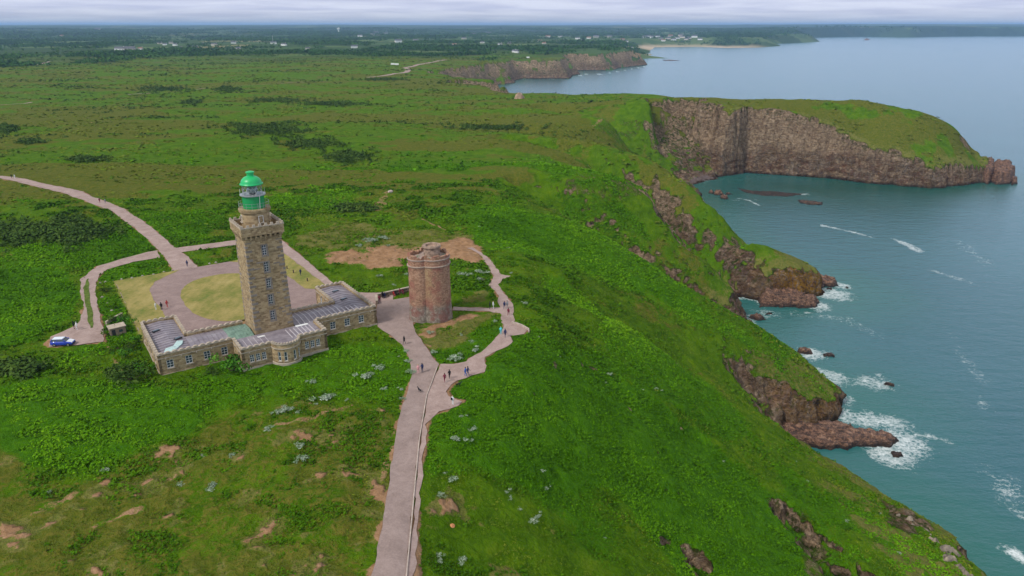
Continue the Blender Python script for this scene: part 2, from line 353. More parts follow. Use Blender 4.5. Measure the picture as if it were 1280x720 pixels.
# plant cover masks ------------------------------------------------------------
def covers(x, y, zz, rock_):
    """bracken, heather, dry grass, soil, each 0..1"""
    n1 = fbm(x/38, y/38, 4, 301); n2 = fbm(x/13, y/13, 4, 311); n3 = fbm(x/4.5, y/4.5, 3, 321); n5 = fbm(x/120, y/50, 4, 351)
    r = np.hypot(x, y)
    u, v = project(x, y, zz)
    a, b = loc_ab(x, y)
    W = lambda pts, s=10: sstep(-s, s, sdf(u, v, pts)+n2*14)
    near = r < 420
    br = np.zeros(x.shape); he = np.zeros(x.shape); dr = np.zeros(x.shape); so = np.zeros(x.shape)
    # bracken fields
    B1 = [(560,478),(600,470),(660,420),(720,440),(830,500),(905,560),(1000,640),(1030,740),(860,740),(760,600),(690,640),(640,600),(600,590),(560,560),(545,520)]
    B2 = [(-20,490),(60,478),(160,480),(220,490),(252,522),(240,545),(170,560),(120,592),(60,590),(-20,600)]
    B3 = [(-20,330),(60,335),(95,350),(98,400),(60,420),(-20,445)]
    B4 = [(590,300),(700,330),(800,360),(900,420),(990,480),(1010,470),(860,370),(740,300),(620,250)]
    B5 = [(20,430),(140,440),(150,470),(-20,480),(-20,430)]
    br = np.maximum.reduce([W(B1, 16), W(B2, 8), W(B3, 10)*.75, W(B4, 14)*.7])*near
    br = np.maximum(br, sstep(.05, .3, n1+.15)*.55*sstep(700, 200, r))
    br = np.maximum(br, sstep(.1, .35, n5)*.8*sstep(2600, 350, r)*(r > 230))
    # heather: olive moor, upper left
    he = sstep(-.06, .16, n5+n2*.25+.02)*sstep(190, 330, r)
    he = np.maximum(he, sstep(.05, .3, n2)*.6*(1-br)*sstep(120, 200, r))
    dheadD = sstep(560, 590, r)*sstep(120, 180, x); he = np.maximum(he, dheadD*sstep(-.6, .1, n2+n1*.5)); br = br*(1-.8*dheadD)
    br = br*(1-.8*he*sstep(240, 300, r))
    # lower left: patchy moss and dry turf
    LL = [(-20,560),(100,600),(250,540),(330,500),(500,500),(470,740),(-20,740)]
    ll = W(LL, 14)*near
    br = br*(1-ll); he = np.maximum(he, ll*(.45+.4*sstep(-.3, .2, n2)))
    n6 = fbm(x/2.1, y/1.6, 3, 361); dr = np.maximum(dr, ll*sstep(.02, .4, n3*.8+n2*.5+.4*n6+.05)*.8)
    so = np.maximum(so, ll*.9*sstep(.26, .55, n3*.65+n2*.5+.5*n6))
    RL = [(535,600),(600,590),(700,650),(760,740),(510,740)]; rl = W(RL, 14)*near
    br = br*(1-rl*.85); dr = np.maximum(dr, rl*sstep(.1, .5, n3*.9+n2*.3)*.8); so = np.maximum(so, rl*sstep(.42, .65, n3*.7+n2*.2+.5*n6)*.8)
    # bare red earth round the old tower
    S1 = [(400,322),(430,314),(500,308),(580,304),(602,318),(596,328),(560,326),(512,338),(470,332),(405,330)]
    S2 = [(515,420),(545,405),(560,392),(600,388),(606,396),(580,405),(560,425),(538,436)]
    S3 = [(360,288),(440,280),(540,288),(585,302),(560,312),(440,312),(370,308)]
    so = np.maximum(so, W(S1, 5)*near*(.6+.4*sstep(-.4, .1, n3+n2))); so = np.maximum(so, W(S2, 5)*.8*near*sstep(-.4, .2, n3)); dr = np.maximum(dr, W(S3, 6)*near); dr = np.maximum(dr, W([(508,410),(560,396),(612,386),(630,385),(626,396),(590,420),(560,435),(530,440)], 5)*.7*near)
    dr = np.maximum(dr, W([(575,330),(612,330),(622,362),(612,385),(570,384),(566,372),(600,352)], 4)*.7*near*sstep(-.3, .2, n3))
    br = br*(1-so)*(1-dr*.85)
    # green strips
    # thin worn trails
    for ln, w in TRAILS:
        k = sstep(w*1.4, w*.3, seg_dist(x, y, ln)+.9*n3*w+2.2*np.maximum(n2, -.1)*w)*.62
        so = np.maximum(so, k*.85); br = br*(1-k); he = he*(1-k)
    # lawn in the yard
    yd = np.where(near, sdf(x, y, YARD), -9.)
    la = sstep(-.8, .4, yd)
    ge = la*sstep(.2, .7, sstep(-2.2, 1, -(np.where(near, sdf(x, y, OVAL), 0)))*0)
    br = br*(1-la); he = he*(1-la); so = so*(1-la); dr = dr*(1-la)
    # crest turf: thin and yellow along the cliff tops
    edge = sstep(24, 9, coast_dist(x, y))*(r < 800)
    dr = np.maximum(dr, edge*(.5+.4*sstep(-.2, .3, n2))*(1-la)); dr = np.maximum(dr, .75*W([(940,560),(1010,590),(1060,640),(1110,700),(1150,740),(1240,740),(1120,640),(1000,560)], 20)*near*sstep(-.3, .2, n2+n3*.5)); br = br*(1-edge*.7)
    keep = 1-rock_
    return br*keep, he*keep, dr*keep, so*keep, la
_cd = {}
def coast_dist(x, y):
    k = (len(np.ravel(x)), float(np.ravel(x)[0]) if len(np.ravel(x)) else 0)
    if k not in _cd: _cd[k] = sdf(x, y, COAST)
    return _cd[k]
TRAILS = [(polyhit([(-5,668),(20,656),(50,640),(75,628),(92,620)]), 1.3), (polyhit([(92,620),(120,610),(150,603),(185,583)]), .28), (polyhit([(185,583),(215,570),(250,560)]), .5), (polyhit([(345,533),(380,523),(415,512),(440,505)]), .7), (polyhit([(120,655),(150,645),(175,636)]), .9),
          (polyhit([(582,310),(577,300),(560,288),(540,280),(520,270),(505,262),(490,250)]), .45),
          (polyhit([(484,240),(478,252),(474,262)]), 2.2),
          (polyhit([(131,428),(140,444),(150,462),(152,470)]), 1.6),
          (polyhit([(527,540),(526,580),(522,640),(518,720)]), .7),
          (polyhit([(482,580),(474,620),(468,650)]), .9),
          (polyhit([(0,478),(40,466),(70,452)]), 1.4),
          (polyhit([(640,346),(660,352)]), 1.0),
          (polyhit([(80,166),(100,160),(120,150)]), .8),
          (polyhit([(742,158),(752,150),(757,148)]), 1.5)]
br, he, dr, so, la = covers(TX, TY, z, rock)
so = np.maximum(so, road_m*.9)
# far land: fields, heath, woodland floor
farm = sstep(1500, 2300, rdist+fbm(TX/300, TY/300, 3, 401)*350)
woodl = sstep(4500, 7500, rdist)*sstep(-.25, .0, fbm(TX/500, TY/900, 4, 431))*.9
sand = np.zeros(len(TX))
for bx, by, br_ in ((1000,4000,420),(640,3050,150)):
    sand = np.maximum(sand, sstep(1.6, .6, np.hypot(TX-bx, (TY-by)*1.2)/br_)*(dco > -20)*sstep(120, 60, dco)*(rdist > 2500))
covebeach = sstep(.8, .93, nz)*sstep(5, 2, z)*sstep(130, 150, TX)*(TX < 215)*sstep(500, 540, TY)*(TY < 640)
V = np.stack([TX, TY, z], -1)
idx = np.arange(nr*nc).reshape(nr, nc)
F = np.stack([idx[:-1, :-1], idx[:-1, 1:], idx[1:, 1:], idx[1:, :-1]], -1).reshape(-1, 4)[:, ::-1]
zf = z[F]
F = F[(zf.max(1) > -6)]
def ground_material():
    n = NT('ground_cover')
    p = n.pos
    big = n.noise(.03, 5); mid = n.noise(.22, 5, .6); fine = n.noise(1.6, 4, .65); vf = n.noise(5.0, 3, .6)
    patch = n.noise(.55, 5, .62, dist=.6)
    brk_n = n.math('ADD', n.math('MULTIPLY', patch, .4), n.math('ADD', n.math('MULTIPLY', fine, .35), n.math('MULTIPLY', vf, .25)))
    geo = n.N.new('ShaderNodeNewGeometry'); sx = n.N.new('ShaderNodeSeparateXYZ'); n.link(geo.outputs['Normal'], sx.inputs[0]); nzs = sx.outputs[2]
    grass = n.ramp(n.math('ADD', n.math('MULTIPLY', mid, .6), n.math('MULTIPLY', fine, .4)), [(.3, (.0315,.0777,.0020)), (.5, (.0699,.1496,.0036)), (.7, (.1295,.2051,.0076))])
    brk = n.ramp(n.math('ADD', n.math('MULTIPLY', patch, .5), n.math('MULTIPLY', vf, .5)), [(.3, (.0186,.0605,.0016)), (.5, (.0467,.1431,.0026)), (.68, (.0879,.2092,.0051))])
    hea = n.ramp(n.math('ADD', n.math('MULTIPLY', patch, .5), n.math('MULTIPLY', fine, .5)), [(.3, (.0484,.0726,.0064)), (.48, (.0942,.1189,.0121)), (.62, (.1591,.1450,.0242)), (.75, (.1107,.1669,.0128))])
    dry = n.ramp(n.math('ADD', n.math('MULTIPLY', patch, .55), n.math('MULTIPLY', vf, .45)), [(.3, (.055,.10,.014)), (.5, (.14,.15,.030)), (.7, (.24,.20,.07))])
    soil = n.ramp(n.math('ADD', n.math('MULTIPLY', patch, .6), n.math('MULTIPLY', vf, .4)), [(.3, (.1482,.0850,.0414)), (.5, (.2850,.1650,.0874)), (.7, (.4104,.2600,.1564))])
    lawn = n.ramp(n.math('ADD', n.math('MULTIPLY', mid, .7), n.math('MULTIPLY', vf, .3)), [(.3, (.15,.17,.035)), (.5, (.27,.23,.07)), (.7, (.36,.28,.11))])
    def m(at, spread=.5):
        return n.mr(n.math('ADD', n.attr(at), n.math('MULTIPLY', n.math('SUBTRACT', brk_n, .5), spread*2.2)), .36, .6, smooth=True)
    c = n.mix(m('heather', .9), grass, hea)
    c = n.mix(m('bracken', .9), c, brk)
    c = n.mix(m('dry', .9), c, dry)
    c = n.mix(m('soil', .7), c, soil)
    c = n.mix(n.attr('lawn'), c, lawn)
    # rough far country: a quilt of fields
    ffac = n.voro(.0042, out='Color'); fb = n.N.new('ShaderNodeRGBToBW'); n.link(ffac, fb.inputs[0])
    fld = n.ramp(fb.outputs[0], [(0, (.045,.085,.022)), (.3, (.06,.11,.03)), (.5, (.10,.15,.05)), (.62, (.04,.075,.022)), (.85, (.20,.19,.09)), (.9, (.05,.09,.03))], 'CONSTANT')
    c = n.mix(n.attr('farm'), c, fld); c = n.mix(n.attr('woodland'), c, (.02,.045,.018))
    # rock: bedded pink and grey sandstone with lichen
    wv = n.N.new('ShaderNodeTexWave'); wv.wave_type = 'BANDS'; wv.bands_direction = 'Z'; wv.inputs['Scale'].default_value = .055
    wv.inputs['Distortion'].default_value = 7; wv.inputs['Detail'].default_value = 6; wv.inputs['Detail Scale'].default_value = 1.6; n.link(p, wv.inputs['Vector'])
    rc = n.noise(.16, 7, .7, stretch=(1, 1, .45)); rb = n.noise(.55, 7, .75)
    cr = n.ramp(n.voro(.32, vec=None, feat='DISTANCE_TO_EDGE'), [(0, .35), (.1, 1.)])
    bands = n.ramp(wv.outputs['Fac'], [(0, (.10,.055,.038)), (.35, (.25,.155,.105)), (.6, (.16,.085,.055)), (1, (.34,.25,.175))])
    pale = n.ramp(n.math('ADD', n.math('MULTIPLY', n.noise(.35, 7, .75, stretch=(1, 1, .6)), .6), n.math('MULTIPLY', rb, .4)), [(.36, (.1892,.1300,.0870)), (.46, (.4817,.3366,.2236)), (.56, (.7570,.5585,.3788)), (.68, (.9978,.7802,.5465))])
    rk = n.mix(n.ramp(rc, [(.42, 0.), (.6, 1.)]), bands, n.ramp(rb, [(.3, (.07,.05,.045)), (.5, (.25,.20,.165)), (.72, (.42,.36,.31))]))
    wn = n.N.new('ShaderNodeTexNoise'); wn.inputs['Scale'].default_value = .25; wn.inputs['Detail'].default_value = 4; n.link(p, wn.inputs['Vector']); va = n.N.new('ShaderNodeVectorMath'); va.operation = 'MULTIPLY_ADD'; va.inputs[1].default_value = (5, 5, 3); n.link(wn.outputs['Color'], va.inputs[0]); n.link(p, va.inputs[2])
    mp_ = n.N.new('ShaderNodeMapping'); mp_.inputs['Scale'].default_value = (1, 1, 1.7); n.link(va.outputs[0], mp_.inputs['Vector']); vwarp = mp_.outputs[0]
    sz0 = n.N.new('ShaderNodeSeparateXYZ'); n.link(p, sz0.inputs[0])
    rk = n.mix(n.math('MULTIPLY', n.ramp(n.noise(.12, 4), [(.5, 0.), (.62, 1.)]), .5), rk, (.19,.065,.05), 'MIX')
    up_ = n.mr(n.math('ADD', sz0.outputs[2], n.math('MULTIPLY', n.math('SUBTRACT', n.noise(.04, 4), .5), 40.)), 11, 24)
    up_ = n.math('MAXIMUM', up_, n.math('MULTIPLY', n.ramp(n.noise(.2, 6, .7, vwarp), [(.48, 0.), (.6, 1.)]), .75))
    rk = n.mix(n.math('MULTIPLY', up_, .85), rk, pale)
    rk = n.mix(n.ramp(n.noise(.3, 6, .7, stretch=(1, 1, .2)), [(.57, 0.), (.68, .5)]), rk, (.07,.055,.048))
    bd = n.noise(.5, 5, .7, vwarp, stretch=(.12, .12, 2.6)); rk = n.mix(n.ramp(bd, [(.50, 0.), (.58, .32)]), rk, (.10,.065,.05))
    ck1 = n.math('ABSOLUTE', n.math('SUBTRACT', n.noise(.11, 8, .62, vwarp), .5)); ck2 = n.math('ABSOLUTE', n.math('SUBTRACT', n.noise(.32, 7, .65, vwarp, stretch=(1, 1, 2.2)), .5))
    rk = n.mix(n.mr(ck1, 0, .016, .8, 0.), rk, (.03,.024,.02)); rk = n.mix(n.mr(ck2, 0, .012, .5, 0.), rk, (.05,.04,.034))
    rk = n.mix(n.math('MULTIPLY', n.ramp(n.noise(.9, 6, .75), [(.43, 0.), (.54, 1.)]), n.attr('lichen')), rk, (.42,.22,.03))
    sz = n.N.new('ShaderNodeSeparateXYZ'); n.link(p, sz.inputs[0])
    wet = n.mr(n.math('ADD', sz.outputs[2], n.math('MULTIPLY', rc, 2.)), 1.6, 3.6, .28, 1.)
    rk = n.mix(1., rk, wet, 'MULTIPLY')
    # tufts of turf holding on in the rock
    tuft = n.math('MULTIPLY', n.ramp(n.noise(.45, 5, .65), [(.5, 0.), (.58, 1.)]), n.mr(nzs, .35, .75))
    tuft = n.math('MULTIPLY', tuft, n.mr(sz.outputs[2], 5, 9))
    rk = n.mix(tuft, rk, n.mix(patch, (.03,.07,.01), (.12,.12,.03)))
    rmask = n.mr(n.math('ADD', n.attr('rock'), n.math('MULTIPLY', n.math('SUBTRACT', n.noise(.5, 5, .7), .5), .9)), .35, .6)
    c = n.mix(rmask, c, rk)
    c = n.mix(n.attr('sand'), c, n.ramp(mid, [(.3, (.42,.33,.22)), (.7, (.55,.44,.31))]))
    c = n.mix(n.attr('cove'), c, n.ramp(fine, [(.3, (.17,.12,.11)), (.7, (.34,.27,.25))]))
    bh = n.math('ADD', n.math('MULTIPLY', patch, 1.2), n.math('MULTIPLY', fine, .55)); bh = n.math('ADD', bh, n.math('MULTIPLY', vf, .22))
    amt = n.mr(n.math('MAXIMUM', n.attr('lawn'), n.attr('soil')), 0, 1, 1., .18)
    bh = n.math('MULTIPLY', bh, amt)
    rh = n.math('ADD', n.math('MULTIPLY', n.noise(.7, 8, .72, stretch=(1, 1, 1.8)), 3.2), n.math('ADD', n.math('MULTIPLY', n.mr(ck1, 0, .06), 1.8), n.math('MULTIPLY', n.mr(ck2, 0, .06), .9)))
    nb = n.bump(n.mix(rmask, bh, rh), .85, 1.)
    n.out(c, .95, nb, .03)
    return n.m
ex = np.exp(-(((TX-135)/15)**2+((TY-314)/12)**2))+.55*np.exp(-(((TX-92)/12)**2+((TY-203)/9)**2))+.18
ground = mesh_np('ground', V, F, ground_material(), dict(bracken=br, heather=he, dry=dr, soil=so, lawn=la, rock=np.clip(rock, 0, 1), farm=farm, woodland=woodl, sand=sand, cove=covebeach, lichen=np.clip(ex, 0, 1)))
tag(ground, 'green coastal headland of bracken, heather and turf above sea cliffs', 'ground', kind='structure')
EXPOSURE = 0.82; HAZE = 5.5e-5; VEG = 1.0
FOAMS = [(1038,368,12,1.),(1022,382,9,.95),(1052,358,7,.9),(960,392,8,.7),(1018,443,8,.95),(1032,470,9,.95),(1022,488,6,1.),(1012,500,6,1.),(1030,507,10,.95),(1060,520,9,.85),(1085,525,9,.9),(1110,528,8,.9),(1128,552,11,1.),(1118,570,9,1.),(1105,572,6,.9),(1140,565,7,.8),(1092,478,8,.85),(945,250,3,.5),(1012,254,6,.6),(920,250,5,.5),(985,480,6,.5),(1238,585,5,.3)]
FOAMLINES = [([(917,247),(935,250),(950,257)],2.2,.8),([(990,242),(1010,243)],3,.7),([(1028,282),(1048,286),(1065,290),(1095,298)],3,.62),([(1117,299),(1130,304),(1150,314)],4,.66),
 ([(1190,420),(1205,450),(1235,480)],4,.3),([(1225,495),(1232,510)],3,.4),([(1160,545),(1185,552)],4,.5),([(1255,600),(1275,640)],6,.45),([(1228,590),(1245,595)],4,.55),([(1100,470),(1115,485)],4,.4),
 ([(1000,392),(1060,400),(1100,420)],6,.3),([(720,96),(735,92),(750,93),(775,89),(808,83)],9,.75),([(665,104),(690,105)],7,.3),([(1166,338),(1210,352)],5,.4),([(1195,300),(1235,330)],8,.28),([(1265,690),(1280,700)],4,.8)]
# ---------------------------------------------------------------- sea
sr = [60.]
while sr[-1] < 330: sr.append(sr[-1]*1.0042)
while sr[-1] < 700: sr.append(sr[-1]*1.006)
while sr[-1] < 70000: sr.append(sr[-1]*1.03)
sr = np.array(sr); sa = np.r_[np.linspace(-64, -3, 40)[:-1], np.arange(-3, 37, .16), np.linspace(37, 64, 40)[1:]]
SA, SR = np.meshgrid(np.radians(sa), sr)
SX = (SR*np.sin(SA)).ravel(); SY = (SR*np.cos(SA)).ravel()
sd = np.full(len(SX), 999.); mk = (SR.ravel() < 2600)
sd[mk] = -coast_d(SX[mk], SY[mk])
foam = sstep(7, -1, sd+fbm(SX/6, SY/6, 3, 501)*6)*(.35+.65*sstep(-.2, .3, fbm(SX/22, SY/22, 2, 511)))*(SR.ravel() < 2600)
foam *= np.where((SX > 130) & (SX < 420) & (SY > 500), .35, 1.)
# surf round the offshore ledges (u, v, radius m, strength)
for u, v, a, s in FOAMS:
    x, y = P(u, v, 0); q = np.hypot(SX-x, (SY-y)*1.0)/a
    foam = np.maximum(foam, s*sstep(1.25, .25, q+.35*fbm(SX/7, SY/7, 3, 521)))
for ln, w, s in FOAMLINES:
    pts = [P(u, v, 0) for u, v in ln]
    foam = np.maximum(foam, min(1, s*1.45)*sstep(w, w*.1, seg_dist(SX, SY, pts)+w*.6*fbm(SX/9, SY/9, 3, 531)))
shal = sstep(55, 0, sd)+.0
cove = np.exp(-(((SX-250)/120)**2+((SY-540)/55)**2))
sidx = np.arange(len(SX)).reshape(len(sr), len(sa))
SF = np.stack([sidx[:-1, :-1], sidx[:-1, 1:], sidx[1:, 1:], sidx[1:, :-1]], -1).reshape(-1, 4)[:, ::-1]
n = NT('sea_water')
w1 = n.noise(.16, 5, .6, stretch=(.55, 1.3, 1)); w2 = n.noise(.75, 5, .65, stretch=(.6, 1.2, 1)); w3 = n.noise(.012, 3, .5)
hw = n.math('ADD', n.math('MULTIPLY', w1, 1.6), n.math('MULTIPLY', w2, .5))
base = n.mix(n.attr('shallow'), (.022,.105,.128), (.02,.125,.105))
base = n.mix(n.attr('cove'), base, (.004,.070,.052))
base = n.mix(n.math('MULTIPLY', n.ramp(w3, [(.4, 0.), (.65, 1.)]), .35), base, (.035,.14,.165))
# broken foam
f1 = n.noise(.6, 8, .78, dist=2.2); f2 = n.noise(.22, 5, .65, dist=1.5, stretch=(.7, 1.2, 1)); fv = n.voro(.55, feat='DISTANCE_TO_EDGE')
fm = n.math('ADD', n.attr('foam'), n.math('MULTIPLY', n.math('SUBTRACT', n.math('ADD', n.math('MULTIPLY', f1, .6), n.math('MULTIPLY', f2, .4)), .54), 4.2))
fm = n.math('SUBTRACT', fm, n.math('MULTIPLY', n.mr(fv, 0, .35), .35))
fmask = n.math('MULTIPLY', n.mr(fm, .25, 1.15, 0, .92), n.mr(n.attr('foam'), .02, .3))
col = n.mix(fmask, base, (.75,.80,.80))
n.out(col, n.mr(fmask, 0, 1, .16, .8), n.bump(hw, .4, 1.), .6)
n.b.inputs['IOR'].default_value = 1.33
sea = mesh_np('sea', np.stack([SX, SY, SX*0], -1), SF, n.m, dict(foam=foam, shallow=shal, cove=cove))
tag(sea, 'teal sea with white surf against the cliffs, pale towards the far bay', 'sea', kind='structure')
# ---------------------------------------------------------------- sky and light
SUN_EL, SUN_AZ = 46, 232     # azimuth clockwise from +Y: behind the camera, a little left
world = bpy.data.worlds.new('World'); scene.world = world; world.use_nodes = True
wt = world.node_tree; bg = wt.nodes['Background']
sky = wt.nodes.new('ShaderNodeTexSky'); sky.sky_type = 'NISHITA'; sky.sun_disc = False
sky.sun_elevation = R(SUN_EL); sky.sun_rotation = R(SUN_AZ); sky.air_density = 1.0; sky.dust_density = 1.0
tc = wt.nodes.new('ShaderNodeTexCoord'); sep = wt.nodes.new('ShaderNodeSeparateXYZ'); wt.links.new(tc.outputs['Generated'], sep.inputs[0])
dv = wt.nodes.new('ShaderNodeMath'); dv.operation = 'ADD'; dv.inputs[1].default_value = .045; wt.links.new(sep.outputs[2], dv.inputs[0])
dx = wt.nodes.new('ShaderNodeMath'); dx.operation = 'DIVIDE'; wt.links.new(sep.outputs[0], dx.inputs[0]); wt.links.new(dv.outputs[0], dx.inputs[1])
dy = wt.nodes.new('ShaderNodeMath'); dy.operation = 'DIVIDE'; wt.links.new(sep.outputs[1], dy.inputs[0]); wt.links.new(dv.outputs[0], dy.inputs[1])
cb = wt.nodes.new('ShaderNodeCombineXYZ'); wt.links.new(dx.outputs[0], cb.inputs[0]); wt.links.new(dy.outputs[0], cb.inputs[1])
cn = wt.nodes.new('ShaderNodeTexNoise'); cn.inputs['Scale'].default_value = .55; cn.inputs['Detail'].default_value = 5; cn.inputs['Roughness'].default_value = .5; cn.inputs['Distortion'].default_value = .4; wt.links.new(cb.outputs[0], cn.inputs['Vector'])
cr = wt.nodes.new('ShaderNodeValToRGB'); cr.color_ramp.elements[0].position = .36; cr.color_ramp.elements[1].position = .62
cr.color_ramp.elements[0].color = (5.6,6.0,8.1,1); cr.color_ramp.elements[1].color = (7.4,7.8,9.5,1); wt.links.new(cn.outputs['Fac'], cr.inputs[0])
mx = wt.nodes.new('ShaderNodeMix'); mx.data_type = 'RGBA'
mh = wt.nodes.new('ShaderNodeMapRange'); mh.inputs[1].default_value = 0; mh.inputs[2].default_value = .02; mh.inputs[3].default_value = .55; mh.inputs[4].default_value = .9
wt.links.new(sep.outputs[2], mh.inputs[0]); wt.links.new(mh.outputs[0], mx.inputs[0])
hi = wt.nodes.new('ShaderNodeMix'); hi.data_type = 'RGBA'; hr_ = wt.nodes.new('ShaderNodeMapRange'); hr_.interpolation_type = 'SMOOTHSTEP'; hr_.inputs[1].default_value = .08; hr_.inputs[2].default_value = .4
wt.links.new(sep.outputs[2], hr_.inputs[0]); wt.links.new(hr_.outputs[0], hi.inputs[0]); wt.links.new(cr.outputs[0], hi.inputs[6])
cr2 = wt.nodes.new('ShaderNodeValToRGB'); cr2.color_ramp.elements[0].position = .36; cr2.color_ramp.elements[1].position = .62; wt.links.new(cn.outputs['Fac'], cr2.inputs[0])
cr2.color_ramp.elements[0].color = (5.4,5.4,5.6,1); cr2.color_ramp.elements[1].color = (7.6,7.5,7.5,1); wt.links.new(cr2.outputs[0], hi.inputs[7])
md = wt.nodes.new('ShaderNodeMix'); md.data_type = 'RGBA'; mr1 = wt.nodes.new('ShaderNodeMapRange'); mr1.interpolation_type = 'SMOOTHSTEP'; mr1.inputs[1].default_value = .03; mr1.inputs[2].default_value = .13; mr2 = wt.nodes.new('ShaderNodeMapRange'); mr2.interpolation_type = 'SMOOTHSTEP'; mr2.inputs[1].default_value = .55; mr2.inputs[2].default_value = .25
mm_ = wt.nodes.new('ShaderNodeMath'); mm_.operation = 'MULTIPLY'; wt.links.new(sep.outputs[2], mr1.inputs[0]); wt.links.new(sep.outputs[2], mr2.inputs[0]); wt.links.new(mr1.outputs[0], mm_.inputs[0]); wt.links.new(mr2.outputs[0], mm_.inputs[1])
wt.links.new(mm_.outputs[0], md.inputs[0]); wt.links.new(hi.outputs[2], md.inputs[6]); md.inputs[7].default_value = (7.4,9.3,12.2,1)
wt.links.new(sky.outputs[0], mx.inputs[6]); wt.links.new(md.outputs[2], mx.inputs[7])
wt.links.new(mx.outputs[2], bg.inputs[0]); bg.inputs[1].default_value = .06
sl = bpy.data.lights.new('sun', 'SUN'); so_ = bpy.data.objects.new('sun', sl); COL.objects.link(so_)
sl.energy = 1.5; sl.angle = R(10); sl.color = (1, .96, .9)
a_, e_ = R(SUN_AZ), R(SUN_EL)
so_.rotation_euler = Vector((math.sin(a_)*math.cos(e_), math.cos(a_)*math.cos(e_), math.sin(e_))).to_track_quat('Z', 'Y').to_euler()
scene.view_settings.view_transform = 'Standard'; scene.view_settings.look = 'None'; scene.view_settings.gamma = 1; scene.view_settings.exposure = EXPOSURE
scene.cycles.use_denoising = True
try: scene.cycles.denoiser = 'OPENIMAGEDENOISE'
except Exception: pass
scene.cycles.max_bounces = 5; scene.cycles.diffuse_bounces = 2; scene.cycles.glossy_bounces = 2; scene.cycles.volume_bounces = 1; scene.cycles.transparent_max_bounces = 8
# haze
hz = mesh_np('haze', [(x, y, zz) for zz in (-13, 190) for x, y in ((-75000,-500),(75000,-500),(75000,75000),(-75000,75000))],
             [(3,2,1,0),(4,5,6,7),(0,1,5,4),(1,2,6,5),(2,3,7,6),(3,0,4,7)], smooth=False)
hm = bpy.data.materials.new('haze'); hm.use_nodes = True; ht = hm.node_tree; ht.nodes.remove(ht.nodes['Principled BSDF'])
pv = ht.nodes.new('ShaderNodeVolumePrincipled'); pv.inputs['Color'].default_value = (.42,.64,1,1); pv.inputs['Density'].default_value = HAZE; pv.inputs['Anisotropy'].default_value = .1
ht.links.new(pv.outputs[0], ht.nodes['Material Output'].inputs['Volume']); hz.data.materials.append(hm)
tag(hz, 'pale blue sea haze over the distant woods and bay', 'haze', kind='stuff')
# ---------------------------------------------------------------- mesh builder
class MB:
    def __init__(s): s.v = []; s.f = []
    def _add(s, vs, fs, M=None):
        b = len(s.v)
        s.v += [tuple(M @ Vector(p)) if M else tuple(p) for p in vs]; s.f += [tuple(b+i for i in f) for f in fs]
        return s
    def box(s, x0, x1, y0, y1, z0, z1, M=None, top=None):
        t = top or 0.
        vs = [(x0,y0,z0),(x1,y0,z0),(x1,y1,z0),(x0,y1,z0),(x0+t,y0+t,z1),(x1-t,y0+t,z1),(x1-t,y1-t,z1),(x0+t,y1-t,z1)]
        return s._add(vs, [(3,2,1,0),(4,5,6,7),(0,1,5,4),(1,2,6,5),(2,3,7,6),(3,0,4,7)], M)
    def prism(s, pts, z0, z1, M=None, shrink=0., caps=True):
        n = len(pts); cx = sum(p[0] for p in pts)/n; cy = sum(p[1] for p in pts)/n
        top = [(cx+(p[0]-cx)*(1-shrink), cy+(p[1]-cy)*(1-shrink), z1) for p in pts]
        vs = [(p[0], p[1], z0) for p in pts]+top
        fs = [(i, (i+1) % n, n+(i+1) % n, n+i) for i in range(n)]
        if caps: fs += [tuple(range(n))[::-1], tuple(range(n, 2*n))]
        return s._add(vs, fs, M)
    def lathe(s, prof, n=24, M=None, cap=True, a0=0., a1=2*math.pi):
        full = abs(a1-a0-2*math.pi) < 1e-6; k = n if full else n+1
        vs = [(r*math.cos(a0+(a1-a0)*i/n), r*math.sin(a0+(a1-a0)*i/n), z) for r, z in prof for i in range(k)]
        fs = []
        for j in range(len(prof)-1):
            for i in range(n):
                i2 = (i+1) % k; fs.append((j*k+i, j*k+i2, (j+1)*k+i2, (j+1)*k+i))
        if cap and full:
            fs.append(tuple(range(k))[::-1]); fs.append(tuple((len(prof)-1)*k+i for i in range(k)))
        return s._add(vs, fs, M)
    def tube(s, a, b, r, n=6, r2=None):
        a = Vector(a); b = Vector(b); d = (b-a); q = d.to_track_quat('Z', 'Y').to_matrix().to_4x4()
        return s.lathe([(r, 0), (r2 if r2 is not None else r, d.length)], n, Matrix.Translation(a) @ q)
    def build(s, name, mat, parent=None, loc=None, rotz=0, smooth=False, bevel=0):
        me = bpy.data.meshes.new(name); me.from_pydata(s.v, [], s.f); me.materials.append(mat)
        if smooth: me.polygons.foreach_set('use_smooth', [True]*len(me.polygons))
        me.update(); o = bpy.data.objects.new(name, me); COL.objects.link(o)
        if parent: o.parent = parent
        if loc is not None: o.location = loc
        o.rotation_euler = (0, 0, rotz)
        if bevel:
            m = o.modifiers.new('bevel', 'BEVEL'); m.width = bevel; m.segments = 2; m.limit_method = 'ANGLE'
        return o
def empty(name, loc, rotz=0):
    o = bpy.data.objects.new(name, None); COL.objects.link(o); o.location = loc; o.rotation_euler = (0, 0, rotz); o.empty_display_size = .5; return o
def copy_tree(o, parent=None):
    c = o.copy(); COL.objects.link(c)
    if parent: c.parent = parent
    for ch in list(o.children): copy_tree(ch, c)
    return c
def plain(name, col, rough=.7, spec=.3, metal=0., var=.12, scale=3., bump=0.):
    n = NT(name); ob = n.obj(); k = n.noise(scale, 4, .6, ob)
    lo = tuple(max(0, c*(1-var)) for c in col); hi = tuple(c*(1+var) for c in col)
    n.out(n.ramp(k, [(.3, lo), (.7, hi)]), rough, n.bump(k, bump) if bump else None, spec, metal); return n.m
